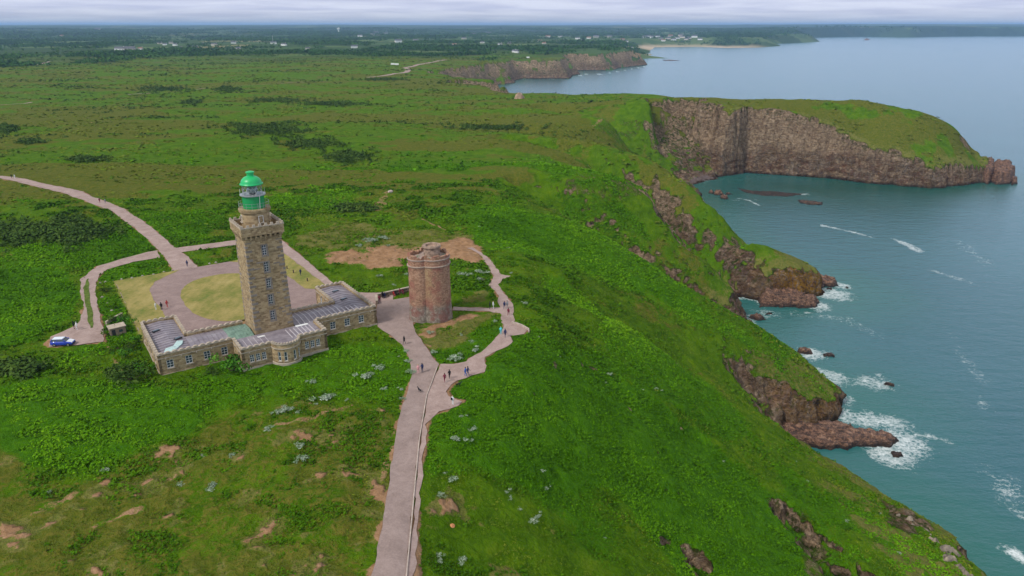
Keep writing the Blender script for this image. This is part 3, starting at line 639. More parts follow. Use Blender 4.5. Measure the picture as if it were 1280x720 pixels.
def stone(name, cols, mortar, bw=.55, bh=.27, warm=None, moss=0., bumpd=.03):
    """coursed rubble: a brick pattern wrapped on x+y and z, each stone its own tone"""
    n = NT(name); ob = n.obj(); sp = n.N.new('ShaderNodeSeparateXYZ'); n.link(ob, sp.inputs[0])
    at = n.math('ADD', sp.outputs[0], n.math('MULTIPLY', sp.outputs[1], 1.0))
    if warm == 'round':
        at = n.math('MULTIPLY', n.math('ARCTAN2', sp.outputs[1], sp.outputs[0]), 4.3)
    cb = n.N.new('ShaderNodeCombineXYZ'); n.link(at, cb.inputs[0]); n.link(sp.outputs[2], cb.inputs[1])
    br = n.N.new('ShaderNodeTexBrick'); n.link(cb.outputs[0], br.inputs['Vector']); br.inputs['Scale'].default_value = 1.
    br.inputs['Brick Width'].default_value = bw; br.inputs['Row Height'].default_value = bh; br.inputs['Mortar Size'].default_value = .018; br.inputs['Mortar Smooth'].default_value = .3
    br.inputs['Color1'].default_value = (0, 0, 0, 1); br.inputs['Color2'].default_value = (1, 1, 1, 1); br.inputs['Mortar'].default_value = (.5, .5, .5, 1)
    k = n.math('ADD', n.math('MULTIPLY', br.outputs['Color'], .36), n.math('MULTIPLY', n.noise(.9, 6, .7, ob), .85))
    k = n.math('SUBTRACT', k, .12)
    c = n.ramp(k, [(.2+.6*i/(len(cols)-1), cc) for i, cc in enumerate(cols)])
    c = n.mix(n.math('MULTIPLY', br.outputs['Fac'], .55), c, mortar)
    if moss: c = n.mix(n.math('MULTIPLY', n.ramp(n.noise(.5, 5, .7, ob), [(.5, 0.), (.66, 1.)]), moss), c, (.10, .085, .05))
    n.out(c, .9, n.bump(n.math('SUBTRACT', n.noise(2.5, 4, .7, ob), n.math('MULTIPLY', br.outputs['Fac'], .6)), bumpd, 1.), .2)
    return n
def at(u, v): x, y, zz = hit([u], [v]); return float(x[0]), float(y[0])
# ---------------------------------------------------------------- paved surfaces, draped on the ground
def drape(name, poly, mat, lift, step=.7, label=None, wob=.0, kind='structure', seed=0):
    poly = np.array(poly); bm = bmesh.new()
    if wob:
        dens = []
        for i in range(len(poly)):
            a = poly[i]; b = poly[(i+1) % len(poly)]; n = max(1, int(np.hypot(*(b-a))/1.2))
            for k in range(n):
                p = a+(b-a)*k/n
                dens.append(p+wob*np.array([float(vnoise(np.array(p[0]/1.9), np.array(p[1]/1.9), seed))-.5, float(vnoise(np.array(p[0]/1.9+40), np.array(p[1]/1.9), seed))-.5])*2)
        poly = np.array(dens)
    # clip against a grid by slicing with bisect planes
    vs = [bm.verts.new((p[0], p[1], 0)) for p in poly]; f = bm.faces.new(vs)
    bmesh.ops.triangulate(bm, faces=[f])
    x0, y0 = poly.min(0); x1, y1 = poly.max(0)
    st = max(step, (x1-x0)/160, (y1-y0)/160)
    for x in np.arange(x0+st, x1, st): bmesh.ops.bisect_plane(bm, geom=bm.verts[:]+bm.edges[:]+bm.faces[:], plane_co=(x, 0, 0), plane_no=(1, 0, 0))
    for y in np.arange(y0+st, y1, st): bmesh.ops.bisect_plane(bm, geom=bm.verts[:]+bm.edges[:]+bm.faces[:], plane_co=(0, y, 0), plane_no=(0, 1, 0))
    bmesh.ops.recalc_face_normals(bm, faces=bm.faces)
    if sum(f.normal.z for f in bm.faces) < 0: bmesh.ops.reverse_faces(bm, faces=bm.faces)
    co = np.array([v.co for v in bm.verts]); zz = zat0(co[:, 0], co[:, 1])+lift
    for v, q in zip(bm.verts, zz): v.co.z = q
    me = bpy.data.meshes.new(name); bm.to_mesh(me); bm.free(); me.materials.append(mat)
    me.polygons.foreach_set('use_smooth', [True]*len(me.polygons))
    o = bpy.data.objects.new(name, me); COL.objects.link(o); tag(o, label, kind=kind); return o
def zat0(x, y): return zat(x, y)
def road_mat(name, cols, patch=.5, crack=False):
    n = NT(name); b = n.noise(.35, 6, .75, dist=.5); f = n.noise(3.5, 4, .7); k = n.math('ADD', n.math('MULTIPLY', b, .65), n.math('MULTIPLY', f, .35))
    c = n.ramp(k, [(.34, cols[0]), (.5, cols[1]), (.66, cols[2])])
    if crack:
        v = n.voro(.42, vec=None, feat='DISTANCE_TO_EDGE'); c = n.mix(n.math('MULTIPLY', n.ramp(v, [(0, 1.), (.035, 0.)]), .5), c, tuple(q*.45 for q in cols[0]))
    n.out(c, .92, n.bump(f, .02), .15); return n.m
M_ASPH = road_mat('weathered_asphalt', [(.2104,.1562,.1376), (.2882,.2171,.1935), (.3660,.2821,.2537)])
M_PINK = road_mat('pink_gravel', [(.2295,.1609,.1396), (.3400,.2494,.2195), (.4335,.3299,.2953)])
M_COURT = road_mat('courtyard_asphalt', [(.1984,.1404,.1285), (.2662,.1919,.1744), (.3341,.2480,.2249)])
n = NT('yard_turf'); b = n.noise(.12, 5, .6); f = n.noise(1.5, 4, .7); st = n.noise(.35, 3, .5, stretch=(1.6, .35, 1))
c = n.ramp(n.math('ADD', n.math('MULTIPLY', b, .5), n.math('MULTIPLY', n.math('ADD', f, st), .25)), [(.36, (.0950,.1518,.0225)), (.46, (.1996,.1923,.0495)), (.55, (.2946,.2429,.0810)), (.66, (.3802,.3137,.1260))])
n.out(c, .95, n.bump(f, .05), .1); M_TURF = n.m
drape('road', ROADS['road'], M_ASPH, .10, label='pinkish asphalt road running up to the lighthouse', wob=.18)
drape('path', PATH_E, M_PINK, .085, label='pale gravel footpath looping past the old round tower', wob=.4, seed=3)
drape('driveway', DRIVE, M_PINK, .095, label='pale drive curving in to the courtyard entrance', wob=.2, seed=4)
drape('track', TRACK, M_PINK, .08, label='rutted gravel track leading down to the parked car', wob=.35, seed=5)
drape('lane', RIGHTROAD, M_PINK, .088, label='pale lane along the back of the courtyard', wob=.15, seed=6)
drape('courtyard', YARD, M_COURT, .10, label='grey asphalt courtyard ring behind the lighthouse')
def minus_yard():
    # four corner lawns = yard minus the rounded ring, built from the ring outline
    pc = [p for p in COURT]
    return pc
drape('lawn', OVAL, M_TURF, .14, label='straw-coloured oval lawn inside the courtyard ring', wob=.15)
LAWNS = [([L(0.2,24),L(3.0,24.5),L(6.2,30),L(6.0,40),L(6.0,50),L(8.5,56),L(14,60.5),L(15,62),L(0.2,62)], 'worn tan lawn filling the left of the courtyard'),
         ([L(42.4,25),L(37.6,30),L(37.0,40),L(37.0,50),L(34.5,56),L(29,60.5),L(28,62),L(42.4,62)], 'worn tan lawn filling the right of the courtyard'),
         ([L(0.2,18.6),L(6.6,18.6),L(4.4,24),L(3.0,24.3),L(0.2,23.8)], 'tan turf strip at the end of the west wing')]
for k, (pg, lb) in enumerate(LAWNS): drape('lawn', pg, M_TURF, .135, label=lb, wob=.3, seed=20+k)
# far tracks
FARM = [([(460,97),(475,95.5),(490,93),(508,90.5),(512,87.5),(506,85),(525,80.5),(545,77),(558,74.8)], 9, 'pale car park road curving across the moor'),
        ([(0,131.5),(25,130),(40,128)], 3, 'pale track end at the edge of the moor'), ([(160,118.5),(175,117.5),(188,116.5)], 3, 'short pale track among moor scrub'),
        ([(46,81),(58,78.5),(64,77)], 5, 'pale lane behind the moor scrub'), ([(245,112),(256,111)], 3, 'pale patch of track in the scrub'),
        ([(300,107),(330,106),(375,103),(408,101.5)], 2.2, 'faint track winding over the moor')]
for ln, w, lb in FARM:
    pts = np.array(polyhit(ln)); D = []
    for i in range(len(pts)):
        a = pts[max(i-1, 0)]; b = pts[min(i+1, len(pts)-1)]; t = (b-a)/np.hypot(*(b-a)); D.append((-t[1], t[0]))
    D = np.array(D); pg = np.r_[pts+D*w/2, (pts-D*w/2)[::-1]]
    drape('moor_track', pg, M_PINK, .35, step=8, label=lb, wob=0)
# kerb along the road
def ribbon(pts, w, h, name, mat, label, cat=None, kind=None, lift=0., group=None, base=-.25, seg=1.2):
    P_ = []
    for a, b in zip(pts[:-1], pts[1:]):
        n = max(1, int(math.dist(a, b)/seg)); P_ += [(a[0]+(b[0]-a[0])*k/n, a[1]+(b[1]-a[1])*k/n) for k in range(n)]
    P_.append(pts[-1]); P_ = np.array(P_); T = np.gradient(P_, axis=0); T /= np.linalg.norm(T, axis=1, keepdims=True); N_ = np.c_[-T[:, 1], T[:, 0]]
    zb = zat(P_[:, 0], P_[:, 1]); mb = MB(); n = len(P_)
    vs = []
    for p, q, zz in zip(P_, N_, zb):
        for sx, hz in ((-1, base), (-1, h), (1, h), (1, base)): vs.append((p[0]+q[0]*w/2*sx, p[1]+q[1]*w/2*sx, zz+lift+hz))
    fs = []
    for i in range(n-1):
        for k in range(4): fs.append((i*4+k, i*4+(k+1) % 4, (i+1)*4+(k+1) % 4, (i+1)*4+k))
    fs += [(0, 1, 2, 3), tuple((n-1)*4+k for k in (3, 2, 1, 0))]
    mb._add(vs, fs); o = mb.build(name, mat)
    bm = bmesh.new(); bm.from_mesh(o.data); bmesh.ops.recalc_face_normals(bm, faces=bm.faces); bm.to_mesh(o.data); bm.free()
    return tag(o, label, cat, group, kind)
M_KERB = plain('pale_kerb_stone', (.42,.34,.29), .85, var=.25, scale=1.5)
ribbon(G([(546,461),(540,478),(533.6,494.5),(524.4,549),(516.8,622.7),(508,715),(507,724)]), .16, .24, 'kerb', M_KERB, 'pale stone kerb line along the asphalt road', kind='structure')
ribbon(G([(640,404.5),(646,406),(652,408),(660.5,412),(661,415)]), .28, .5, 'viewpoint_wall', M_KERB, 'low pale curved wall at the clifftop viewpoint', 'wall')

M_VERGE = plain('verge_turf', (.09,.13,.025), .95, .03, var=.5, scale=1.2, bump=.05)
def strip(ln, w, lb, mat):
    pts = np.array([P(u, v, 60) for u, v in ln]); D = np.array([(lambda t: (-t[1], t[0]))((pts[min(i+1, len(pts)-1)]-pts[max(i-1, 0)])/np.hypot(*(pts[min(i+1, len(pts)-1)]-pts[max(i-1, 0)]))) for i in range(len(pts))])
    W_ = np.array([w*.3]+[w]*(len(pts)-2)+[w*.3])[:, None]; return drape('verge', np.r_[pts+D*W_/2, (pts-D*W_/2)[::-1]], mat, .115, label=lb, wob=.25, seed=9)
strip([(110,349),(108,358),(109,370),(111,385),(113,398),(115,410)], 1.1, 'grassy strip between the ruts of the gravel track', M_VERGE)
# ---------------------------------------------------------------- materials
S_WALL = stone('lighthouse_stone', [(.1667,.1114,.0591), (.3042,.2130,.1140), (.4219,.3098,.1731), (.5102,.3968,.2365)], (.3729,.3000,.1943), .62, .30, moss=.35).m
S_COPE = plain('coping_stone', (.4048,.3388,.2640), .9, var=.22, scale=1.3)
S_QUOIN = plain('quoin_stone', (.23,.195,.165), .9, var=.3, scale=.8)
M_LEAD = None
n = NT('lead_roofing'); ob = n.obj(); c = n.ramp(n.noise(.5, 5, .65, ob), [(.35, (.17,.145,.17)), (.55, (.24,.21,.235)), (.7, (.32,.285,.30))])
n.out(c, .5, n.bump(n.noise(2, 3, .5, ob), .01), .4); M_LEAD = n.m
n = NT('verdigris_copper'); ob = n.obj(); c = n.ramp(n.noise(1.1, 5, .7, ob), [(.35, (.10,.17,.13)), (.6, (.20,.31,.24)), (.75, (.15,.16,.15))])
n.out(c, .6, None, .4); M_VERD = n.m
n = NT('pale_roof_wash'); ob = n.obj(); c = n.ramp(n.noise(2, 4, .7, ob), [(.35, (.30,.43,.42)), (.6, (.50,.66,.64))]); n.out(c, .5, None, .4); M_WASH = n.m
M_WHITE = plain('white_paint', (.74,.74,.72), .5, .4, var=.05)
M_SEAM = plain('pale_seam_strip', (.50,.46,.48), .5, .4, var=.15)
M_GLASS = plain('window_glass', (.05,.07,.09), .08, .6, var=.1)
M_GREEN = plain('green_lantern_paint', (.004,.27,.07), .4, .5, var=.06, scale=2)
M_LGREEN = plain('green_dome_paint', (.008,.42,.12), .38, .5, var=.06, scale=2)
M_DARK = plain('dark_metal', (.035,.035,.04), .5, .4)
M_STEEL = plain('grey_metal', (.35,.36,.36), .4, .5, .5)
M_LENS = plain('lens_glass', (.30,.36,.35), .1, .8, .3)
M_DOOR = plain('painted_door', (.05,.10,.14), .5, .4)
def wall(mb, p0, p1, z0, z1, th, ops=()):
    """a wall from p0 to p1 (outer face to the right of travel), thickness inwards, with rectangular openings (s0, s1, za, zb)"""
    p0 = Vector((p0[0], p0[1], 0)); p1 = Vector((p1[0], p1[1], 0)); d = p1-p0; Ln = d.length; d.normalize()
    M = Matrix.Translation(p0) @ Matrix(((d.x, -d.y, 0, 0), (d.y, d.x, 0, 0), (0, 0, 1, 0), (0, 0, 0, 1)))
    xs = [0.]
    for s0, s1, za, zb in sorted(ops):
        if s0 > xs[-1]+1e-4: mb.box(xs[-1], s0, 0, th, z0, z1, M)
        mb.box(s0, s1, 0, th, z0, za, M); mb.box(s0, s1, 0, th, zb, z1, M); xs.append(s1)
    if Ln > xs[-1]+1e-4: mb.box(xs[-1], Ln, 0, th, z0, z1, M)
    return M
def window(parent, M, s0, s1, za, zb, cols=2, rows=3, label=None):
    f = MB(); w = s1-s0; h = zb-za; e = .075
    fm = M @ Matrix.Translation((s0, .10, za))
    f.box(0, w, -.02, .10, 0, e, fm); f.box(0, w, -.02, .10, h-e, h, fm); f.box(0, e, -.02, .10, e, h-e, fm); f.box(w-e, w, -.02, .10, e, h-e, fm)
    for k in range(1, cols): x = e+(w-2*e)*k/cols; f.box(x-.03, x+.03, -.01, .07, e, h-e, fm)
    for k in range(1, rows):
        zz = e+(h-2*e)*k/rows
        for q in range(cols):
            xa = e+(w-2*e)*q/cols+(.03 if q else 0); xb = e+(w-2*e)*(q+1)/cols-(.03 if q < cols-1 else 0)
            f.box(xa, xb, -.005, .06, zz-.022, zz+.022, fm)
    fo = f.build('window', M_WHITE, parent)
    MB().box(e*.5, w-e*.5, .075, .085, e*.5, h-e*.5, fm).build('pane', M_GLASS, fo)
    MB().box(-.12, w+.12, -.22, .0, -.13, -.001, fm).build('sill', S_COPE, fo)
    return fo
def coping(mb, pts, z, out=.09, th=.42, hump=.24, closed=True, step=1.18):
    """light coping course with rounded humps along it"""
    n = len(pts)
    for i in range(n if closed else n-1):
        p0 = Vector((*pts[i], 0)); p1 = Vector((*pts[(i+1) % n], 0)); d = p1-p0; Ln = d.length
        if Ln < .3: continue
        d.normalize(); M = Matrix.Translation(p0) @ Matrix(((d.x, -d.y, 0, 0), (d.y, d.x, 0, 0), (0, 0, 1, 0), (0, 0, 0, 1)))
        mb.box(-out*.5, Ln-out*.5-.01*(i % 2), -out+.002*i, th-.002*i, z-.16+.001*i, z+.002*i, M)
        k = max(1, round(Ln/step)); s = Ln/k
        for q in range(k):
            c = s*(q+.5); w = s*.36
            vs = []; prof = [(-w, 0), (-w*.8, hump*.7), (-w*.3, hump), (w*.3, hump), (w*.8, hump*.7), (w, 0)]
            for y in (-out+.02, th-.04): vs += [(c+a, y, z+.004+b) for a, b in prof]
            fs = [(j, j+1, 6+j+1, 6+j) for j in range(5)]+[(5, 0, 6, 11), (0, 1, 2, 3, 4, 5)[::-1], (6, 7, 8, 9, 10, 11)]
            mb._add(vs, [f[::-1] for f in fs], M)
# ---------------------------------------------------------------- keepers' house
GZ = 59.95
house = empty('keepers_house', (BW[0], BW[1], GZ), AX)
tag(house, 'low brown stone keepers\' house with scalloped coping and lead roofs, wrapped round the tall lighthouse', 'house')
A0, A1, B1_, B2_ = .3, 42.7, 7.8, 18.3; AR = 6.5; CX0, CX1, CB = 13.4, 29.6, -6.0; H = 4.35; TH = .5
wl = MB(); wins = []
def fr(s, w=1.15, za=1.35, zb=2.95): return (s-w/2, s+w/2, za, zb)
runs = [((A0,0),(CX0,0),[fr(s) for s in (1.9,5.1,8.3,11.4)]),
 ((CX0,0),(CX0,CB),[]),
 ((CX0,CB),(19.0,CB),[fr(s,.78,1.3,2.75) for s in (1.75,2.85,3.95)]),
 ((24.0,CB),(CX1,CB),[fr(s,.78,1.3,2.75) for s in (1.55,2.65,3.75)]),
 ((CX1,CB),(CX1,0),[]),
 ((CX1,0),(A1,0),[fr(s) for s in (3.5,6.6,9.7)]),
 ((A1,0),(A1,B2_),[fr(s) for s in (3,7,11,15)]),
 ((A1,B2_),(A1-AR,B2_),[fr(3.2)]),
 ((A1-AR,B2_),(A1-AR,B1_),[fr(3.2), fr(7.2,1.1,.1,2.5)]),
 ((A1-AR,B1_),(26.0,B1_),[fr(s) for s in (2.2,5.4)]),
 ((17.2,B1_),(A0+AR,B1_),[fr(s) for s in (2.2,5.8)]),
 ((A0+AR,B1_),(A0+AR,B2_),[fr(s) for s in (3,7)]),
 ((A0+AR,B2_),(A0,B2_),[fr(3.2)]),
 ((A0,B2_),(A0,0),[fr(s) for s in (2.6,6.4,10.2,14.4)])]
for i, (p, q, ops) in enumerate(runs):
    # shorten so that corners butt
    wins.append((wall(wl, p, q, -.6, H-.16, TH if i not in (1, 4) else TH, ops), ops, i))
walls = wl.build('wall', S_WALL, house)
for M, ops, i in wins:
    for o_ in ops:
        if i == 8 and o_[2] < .5:
            MB().box(o_[0], o_[1], .12, .2, o_[2], o_[3], M).build('door', M_DOOR, house)
        else: window(house, M, *o_, rows=3)
# string course under the parapet and a plinth
tr = MB()
for p, q, ops in runs:
    p0 = Vector((*p, 0)); p1 = Vector((*q, 0)); d = (p1-p0); Ln = d.length; d.normalize()
    M = Matrix.Translation(p0) @ Matrix(((d.x, -d.y, 0, 0), (d.y, d.x, 0, 0), (0, 0, 1, 0), (0, 0, 0, 1)))
    tr.box(-.06, Ln+.0, -.075, -.002, 3.42, 3.58, M); tr.box(-.09, Ln, -.10, -.003, -.5, .35, M)
    k = int(Ln/2.2)
    for j in range(k): s = Ln*(j+.5)/k; tr.box(s-.09, s+.09, -.2, -.004, 3.2, 3.41, M)
tr.build('string_course', S_COPE, house)
cp = MB(); outline = [(A0,0),(CX0,0),(CX0,CB),(19.0,CB)]
coping(cp, outline, H, closed=False); coping(cp, [(24.0,CB),(CX1,CB),(CX1,0),(A1,0),(A1,B2_),(A1-AR,B2_),(A1-AR,B1_),(26,B1_)], H, closed=False)
coping(cp, [(17.2,B1_),(A0+AR,B1_),(A0+AR,B2_),(A0,B2_),(A0,0)], H, closed=False)
# bay window
BX, BR = 21.5, 2.65
NB = 14
bayw = MB(); bwin = []
for k in range(NB):
    a0 = math.pi+math.pi*k/NB; a1 = math.pi+math.pi*(k+1)/NB
    p = (BX+BR*math.cos(a0), CB+BR*math.sin(a0)); q = (BX+BR*math.cos(a1), CB+BR*math.sin(a1)); Ln = math.dist(p, q)
    ops = []
    if k in (3, 5, 8, 10): ops = [(.0+.02, Ln-.02, 1.0, 2.85)]
    M = wall(bayw, p, q, -.6, H-.1, .35, ops)
    if ops: bwin.append((M, ops[0]))
    coping(cp, [p, q], H+.12, out=.1, th=.36, closed=False, step=.55)
bay = bayw.build('bay', S_WALL, house)
for M, o_ in bwin: 
    f = window(bay, M, *o_, cols=1, rows=2)
bt = MB(); bt.lathe([(BR+.02, -.55), (BR+.13, -.55), (BR+.13, .55), (BR+.02, .62)], 28, Matrix.Translation((BX, CB, 0)), cap=False, a0=math.pi, a1=2*math.pi)
bt.lathe([(BR+.01, 3.4), (BR+.12, 3.42), (BR+.12, 3.58), (BR+.01, 3.6)], 28, Matrix.Translation((BX, CB, 0)), cap=False, a0=math.pi, a1=2*math.pi)
bt.build('bay_trim', S_COPE, bay)
cp.build('coping', S_COPE, house)
# roofs: low lead flats with raised seams, falling gently to the parapets
ZR = 3.75
def roof(name, x0, x1, y0, y1, mat, ridge='x', rise=.35, seam=None, sm=None, gap=.85, parent=house, z=ZR):
    mb = MB(); 
    if ridge == 'x':
        ym = (y0+y1)/2; mb._add([(x0,y0,z),(x1,y0,z),(x1,ym,z+rise),(x0,ym,z+rise),(x1,y1,z),(x0,y1,z)], [(0,1,2,3),(3,2,4,5),(0,3,5),(1,4,2)])
    else:
        xm = (x0+x1)/2; mb._add([(x0,y0,z),(xm,y0,z+rise),(xm,y1,z+rise),(x0,y1,z),(x1,y0,z),(x1,y1,z)], [(0,1,2,3),(1,4,5,2),(0,4,1),(3,2,5)])
    o = mb.build(name, mat, parent)
    if seam:
        s = MB(); 
        if ridge == 'x':
            k = int((x1-x0)/gap)
            for i in range(1, k):
                x = x0+(x1-x0)*i/k; dr_ = (ym-y0)
                for sg in (0, 1):
                    ya, yb = (y0, ym-.03) if sg == 0 else (y1, ym+.03)
                    w = seam; zb = z+rise
                    s._add([(x-w,ya,z+.01),(x+w,ya,z+.01),(x+w,yb,zb+.01),(x-w,yb,zb+.01),(x-w,ya,z+.07),(x+w,ya,z+.07),(x+w,yb,zb+.07),(x-w,yb,zb+.07)], [(4,5,6,7),(0,1,5,4),(1,2,6,5),(3,0,4,7)])
        else:
            k = int((y1-y0)/gap)
            for i in range(1, k):
                y = y0+(y1-y0)*i/k
                for xa, xb in ((x0, xm-.03), (x1, xm+.03)):
                    w = seam; zb = z+rise
                    s._add([(xa,y-w,z+.01),(xa,y+w,z+.01),(xb,y+w,zb+.01),(xb,y-w,zb+.01),(xa,y-w,z+.07),(xa,y+w,z+.07),(xb,y+w,zb+.07),(xb,y-w,zb+.07)], [(4,5,6,7),(0,1,5,4),(1,2,6,5),(3,0,4,7)])
        s.build('roof_seams', sm, o)
    return o
t = TH+.01
r1 = roof('roof', A0+t, A0+AR-t, 0+t, B2_-t, M_LEAD, 'y', .3, .03, M_LEAD, 1.1)
r2 = roof('roof', A0+AR-t, 13.2, t, B1_-t, M_LEAD, 'x', .32, .03, M_LEAD, .8)
r3 = roof('copper_roof', 13.2, 17.6, t, B1_-t, M_VERD, 'x', .40, .03, M_VERD, .55); r3['label'] = 'green weathered copper roof'
r4 = roof('roof', 25.6, A1-AR+t, t, B1_-t, M_LEAD, 'x', .34, .085, M_SEAM, .95)
r5 = roof('roof', A1-AR+t, A1-t, t, B2_-t, M_LEAD, 'y', .3, .03, M_LEAD, 1.1)
# the ribs with pale flashing on the corner of the right wing
mb = MB()
for k in range(7): x = 33.6+k*.95; mb.box(x, x+.16, t+.3, t+3.3, ZR+.12, ZR+.35)
mb.build('roof_flashing', M_SEAM, r5)
mb = MB(); mb.box(CX0+t, CX1-t, CB+t, .45, ZR-.12, ZR+.02); mb.lathe([(BR-.4, ZR-.1), (BR-.4, ZR+.03), (.01, ZR+.25)], 24, Matrix.Translation((BX, CB, 0)))
r6 = mb.build('roof', M_LEAD, house)
mb = MB()
for k in range(7): x = 23.2+k*.78; mb.box(x, x+.15, CB+1.0, -.6, ZR+.021, ZR+.11)
for k in range(5): x = 15+k*1.0; mb.box(x, x+.07, CB+1.0, -.6, ZR+.021, ZR+.09)
mb.build('roof_flashing', M_SEAM, r6)
mb = MB(); mb.box(25.5, 28.0, -.3, .4, ZR+.03, ZR+.08); mb.build('pale_roof_sheet', M_WHITE, r6); mb = MB(); mb.box(17.8, 19.2, -1.2, -.6, ZR+.03, ZR+.07); mb.build('pale_roof_sheet', M_WHITE, r6)
mb = MB(); mb.prism([(1.6,1.2),(3.3,1.0),(5.2,3.6),(5.6,5.0),(4.6,5.4),(3.6,3.4),(2.2,2.9)], ZR+.08, ZR+.33); w_ = mb.build('pale_roof_wash', M_WASH, r1)
for (x, y, rz) in ((2.2,12.8,.3),(5.0,6.6,.5),(39.3,14.0,.3),(39.0,8.4,.25)):
    mb = MB(); mb.box(-.75, .75, -.35, .35, 0, .28, top=.06); sk = mb.build('skylight', M_DARK, house, (x, y, ZR+.15), rz)
    MB().box(-.6, .6, -.25, .25, .281, .31).build('pane', M_GLASS, sk)
# chimney-like low vents on the parapet side
# ---------------------------------------------------------------- lighthouse tower
TCX, TCY = 21.6, 4.25
tl = L(TCX, TCY); lh = empty('lighthouse', (tl[0], tl[1], GZ), AX)
tag(lh, 'tall square brown stone lighthouse tower with a green lantern and dome', 'lighthouse')
HB, HT, ZT = 3.78, 3.38, 22.9
shaft = MB()
def hw_(z): return HB+(HT-HB)*z/ZT
# front face openings are recessed: build the shaft as four tapered walls with slots on the front
wz = [6.9, 10.2, 13.5, 16.8, 20.1]
def slab_face(ang, slots, halfw=.42, hh=1.0):
    M = Matrix.Rotation(ang, 4, 'Z')
    zs = [-.6]
    for c in slots: zs += [c-hh, c+hh]
    zs.append(ZT); out = []
    for i in range(len(zs)-1):
        z0, z1 = zs[i], zs[i+1]; w0, w1 = hw_(z0), hw_(z1)
        if i % 2 == 0: rng_ = [(-1, 1, None)]; segs = [(-w0, w0, -w1, w1)]
        else: segs = [(-w0, -halfw, -w1, -halfw), (halfw, w0, halfw, w1)]
        for a0, a1, b0, b1 in segs:
            shaft._add([(a0,-w0,z0),(a1,-w0,z0),(b1,-w1,z1),(b0,-w1,z1)], [(0,1,2,3)], M)
        if i % 2 == 1:   # reveal
            d = .35; x = halfw
            shaft._add([(-x,-w0,z0),(-x,-w1,z1),(-x,-w1+d,z1),(-x,-w0+d,z0)], [(0,1,2,3)], M); shaft._add([(x,-w0,z0),(x,-w0+d,z0),(x,-w1+d,z1),(x,-w1,z1)], [(0,1,2,3)], M)
            shaft._add([(-x,-w0,z0),(-x,-w0+d,z0),(x,-w0+d,z0),(x,-w0,z0)], [(0,1,2,3)], M); shaft._add([(-x,-w1,z1),(x,-w1,z1),(x,-w1+d,z1),(-x,-w1+d,z1)], [(0,1,2,3)], M)
            fw = MB(); y = -w1+.24
            fm = M
            for xx in (-x, x-.08): fw.box(xx, xx+.08, y, y+.08, z0, z1, fm)
            fw.box(-.03, .03, y, y+.06, z0, z1, fm)
            for q in range(5): zz = z0+(z1-z0-.07)*q/4; fw.box(-x+.08, -.03, y+.005, y+.065, zz, zz+.06, fm); fw.box(.03, x-.08, y+.005, y+.065, zz, zz+.06, fm)
            wo = fw.build('window', M_WHITE, lh); MB().box(-x, x, y+.07, y+.09, z0, z1, fm).build('pane', M_GLASS, wo)
            sr_ = MB(); sr_.box(-x-.22, -x, -w0-.05, -w1+.02, z0, z1, fm); sr_.box(x, x+.22, -w0-.05, -w1+.02, z0, z1, fm)
            sr_.box(-x-.22, x+.22, -w0-.1, -w0+.04, z0-.2, z0, fm); sr_.box(-x-.22, x+.22, -w1-.06, -w1+.02, z1, z1+.22, fm); sr_.build('surround', S_QUOIN, wo)
slab_face(0, wz); slab_face(math.pi/2, []); slab_face(math.pi, [6.9, 13.5, 20.1]); slab_face(-math.pi/2, [])
shaft.build('shaft', S_WALL, lh)
qn = {q: MB() for q in ((-1,-1),(1,-1),(1,1),(-1,1))}
k = 0; zq = 4.6
while zq < ZT-.9:
    h = .42
    for sx, sy in ((-1,-1),(1,-1),(1,1),(-1,1)):
        w = hw_(zq)+.035; ln1, ln2 = (1.15, .5) if k % 2 == 0 else (.5, 1.15)
        xa, xb = sorted((sx*w, sx*(w-ln1))); ya, yb = sorted((sy*w, sy*(w-ln2)))
        qn[(sx, sy)].box(xa, xb, ya, yb, zq, zq+h)
    # projecting rough course stones on the faces, seen in the photo as dark dashes
    zq += .86; k += 1
for q_ in qn.values(): q_.build('quoins', S_QUOIN, lh)
rr_ = random.Random(5); st_ = MB()
for _ in range(22):
    zz = rr_.uniform(5, 21.5); s = rr_.uniform(-2.3, 2.3)
    if abs(s) < .9: continue
    w = hw_(zz); f_ = rr_.choice((0, 3, 3, 0, 2, 1)); M = Matrix.Rotation(f_*math.pi/2, 4, 'Z'); ln = rr_.uniform(.3, .7)
    st_.box(s-ln, s+ln, -w-.035, -w+.05, zz, zz+.22, M)
st_.build('bond_stones', S_QUOIN, lh)
# corbelled gallery
gal = MB()
for f_ in range(4):
    M = Matrix.Rotation(f_*math.pi/2, 4, 'Z')
    for i in range(8):
        c = -3.15+6.3*i/7
        gal.box(c-.19, c+.19, -3.62, -HT+.05, 22.35, 22.75, M); gal.box(c-.2, c+.2, -3.86, -HT+.05, 22.76, 23.25, M)
gal.box(-HT-.06, HT+.06, -HT-.06, HT+.06, 22.0, 22.25)
gal.box(-3.95, 3.95, -3.95, 3.95, 23.26, 23.75)
for f_ in range(4):
    M = Matrix.Rotation(f_*math.pi/2, 4, 'Z'); gal.box(-3.95+(.0), 3.95-.35, -3.95, -3.6, 23.751, 24.85, M)
go_ = gal.build('gallery', S_WALL, lh)
mer = MB()
for f_ in range(4):
    M = Matrix.Rotation(f_*math.pi/2, 4, 'Z'); mer.box(-4.02, 4.02-.45, -4.02, -3.56, 24.851, 25.0, M)
    for i in range(7): c = -3.72+7.0*i/6.35; mer.box(c-.28, c+.28, -3.98, -3.6, 25.001, 25.42, M, top=.05)
mer.build('battlement', S_COPE, go_)
rm = MB(); rm.lathe([(2.62, 23.7), (2.58, 26.9), (2.85, 27.15), (2.92, 27.5), (2.92, 27.72), (.2, 27.74)], 36)
wr = rm.build('watch_room', S_WALL, lh, smooth=False)
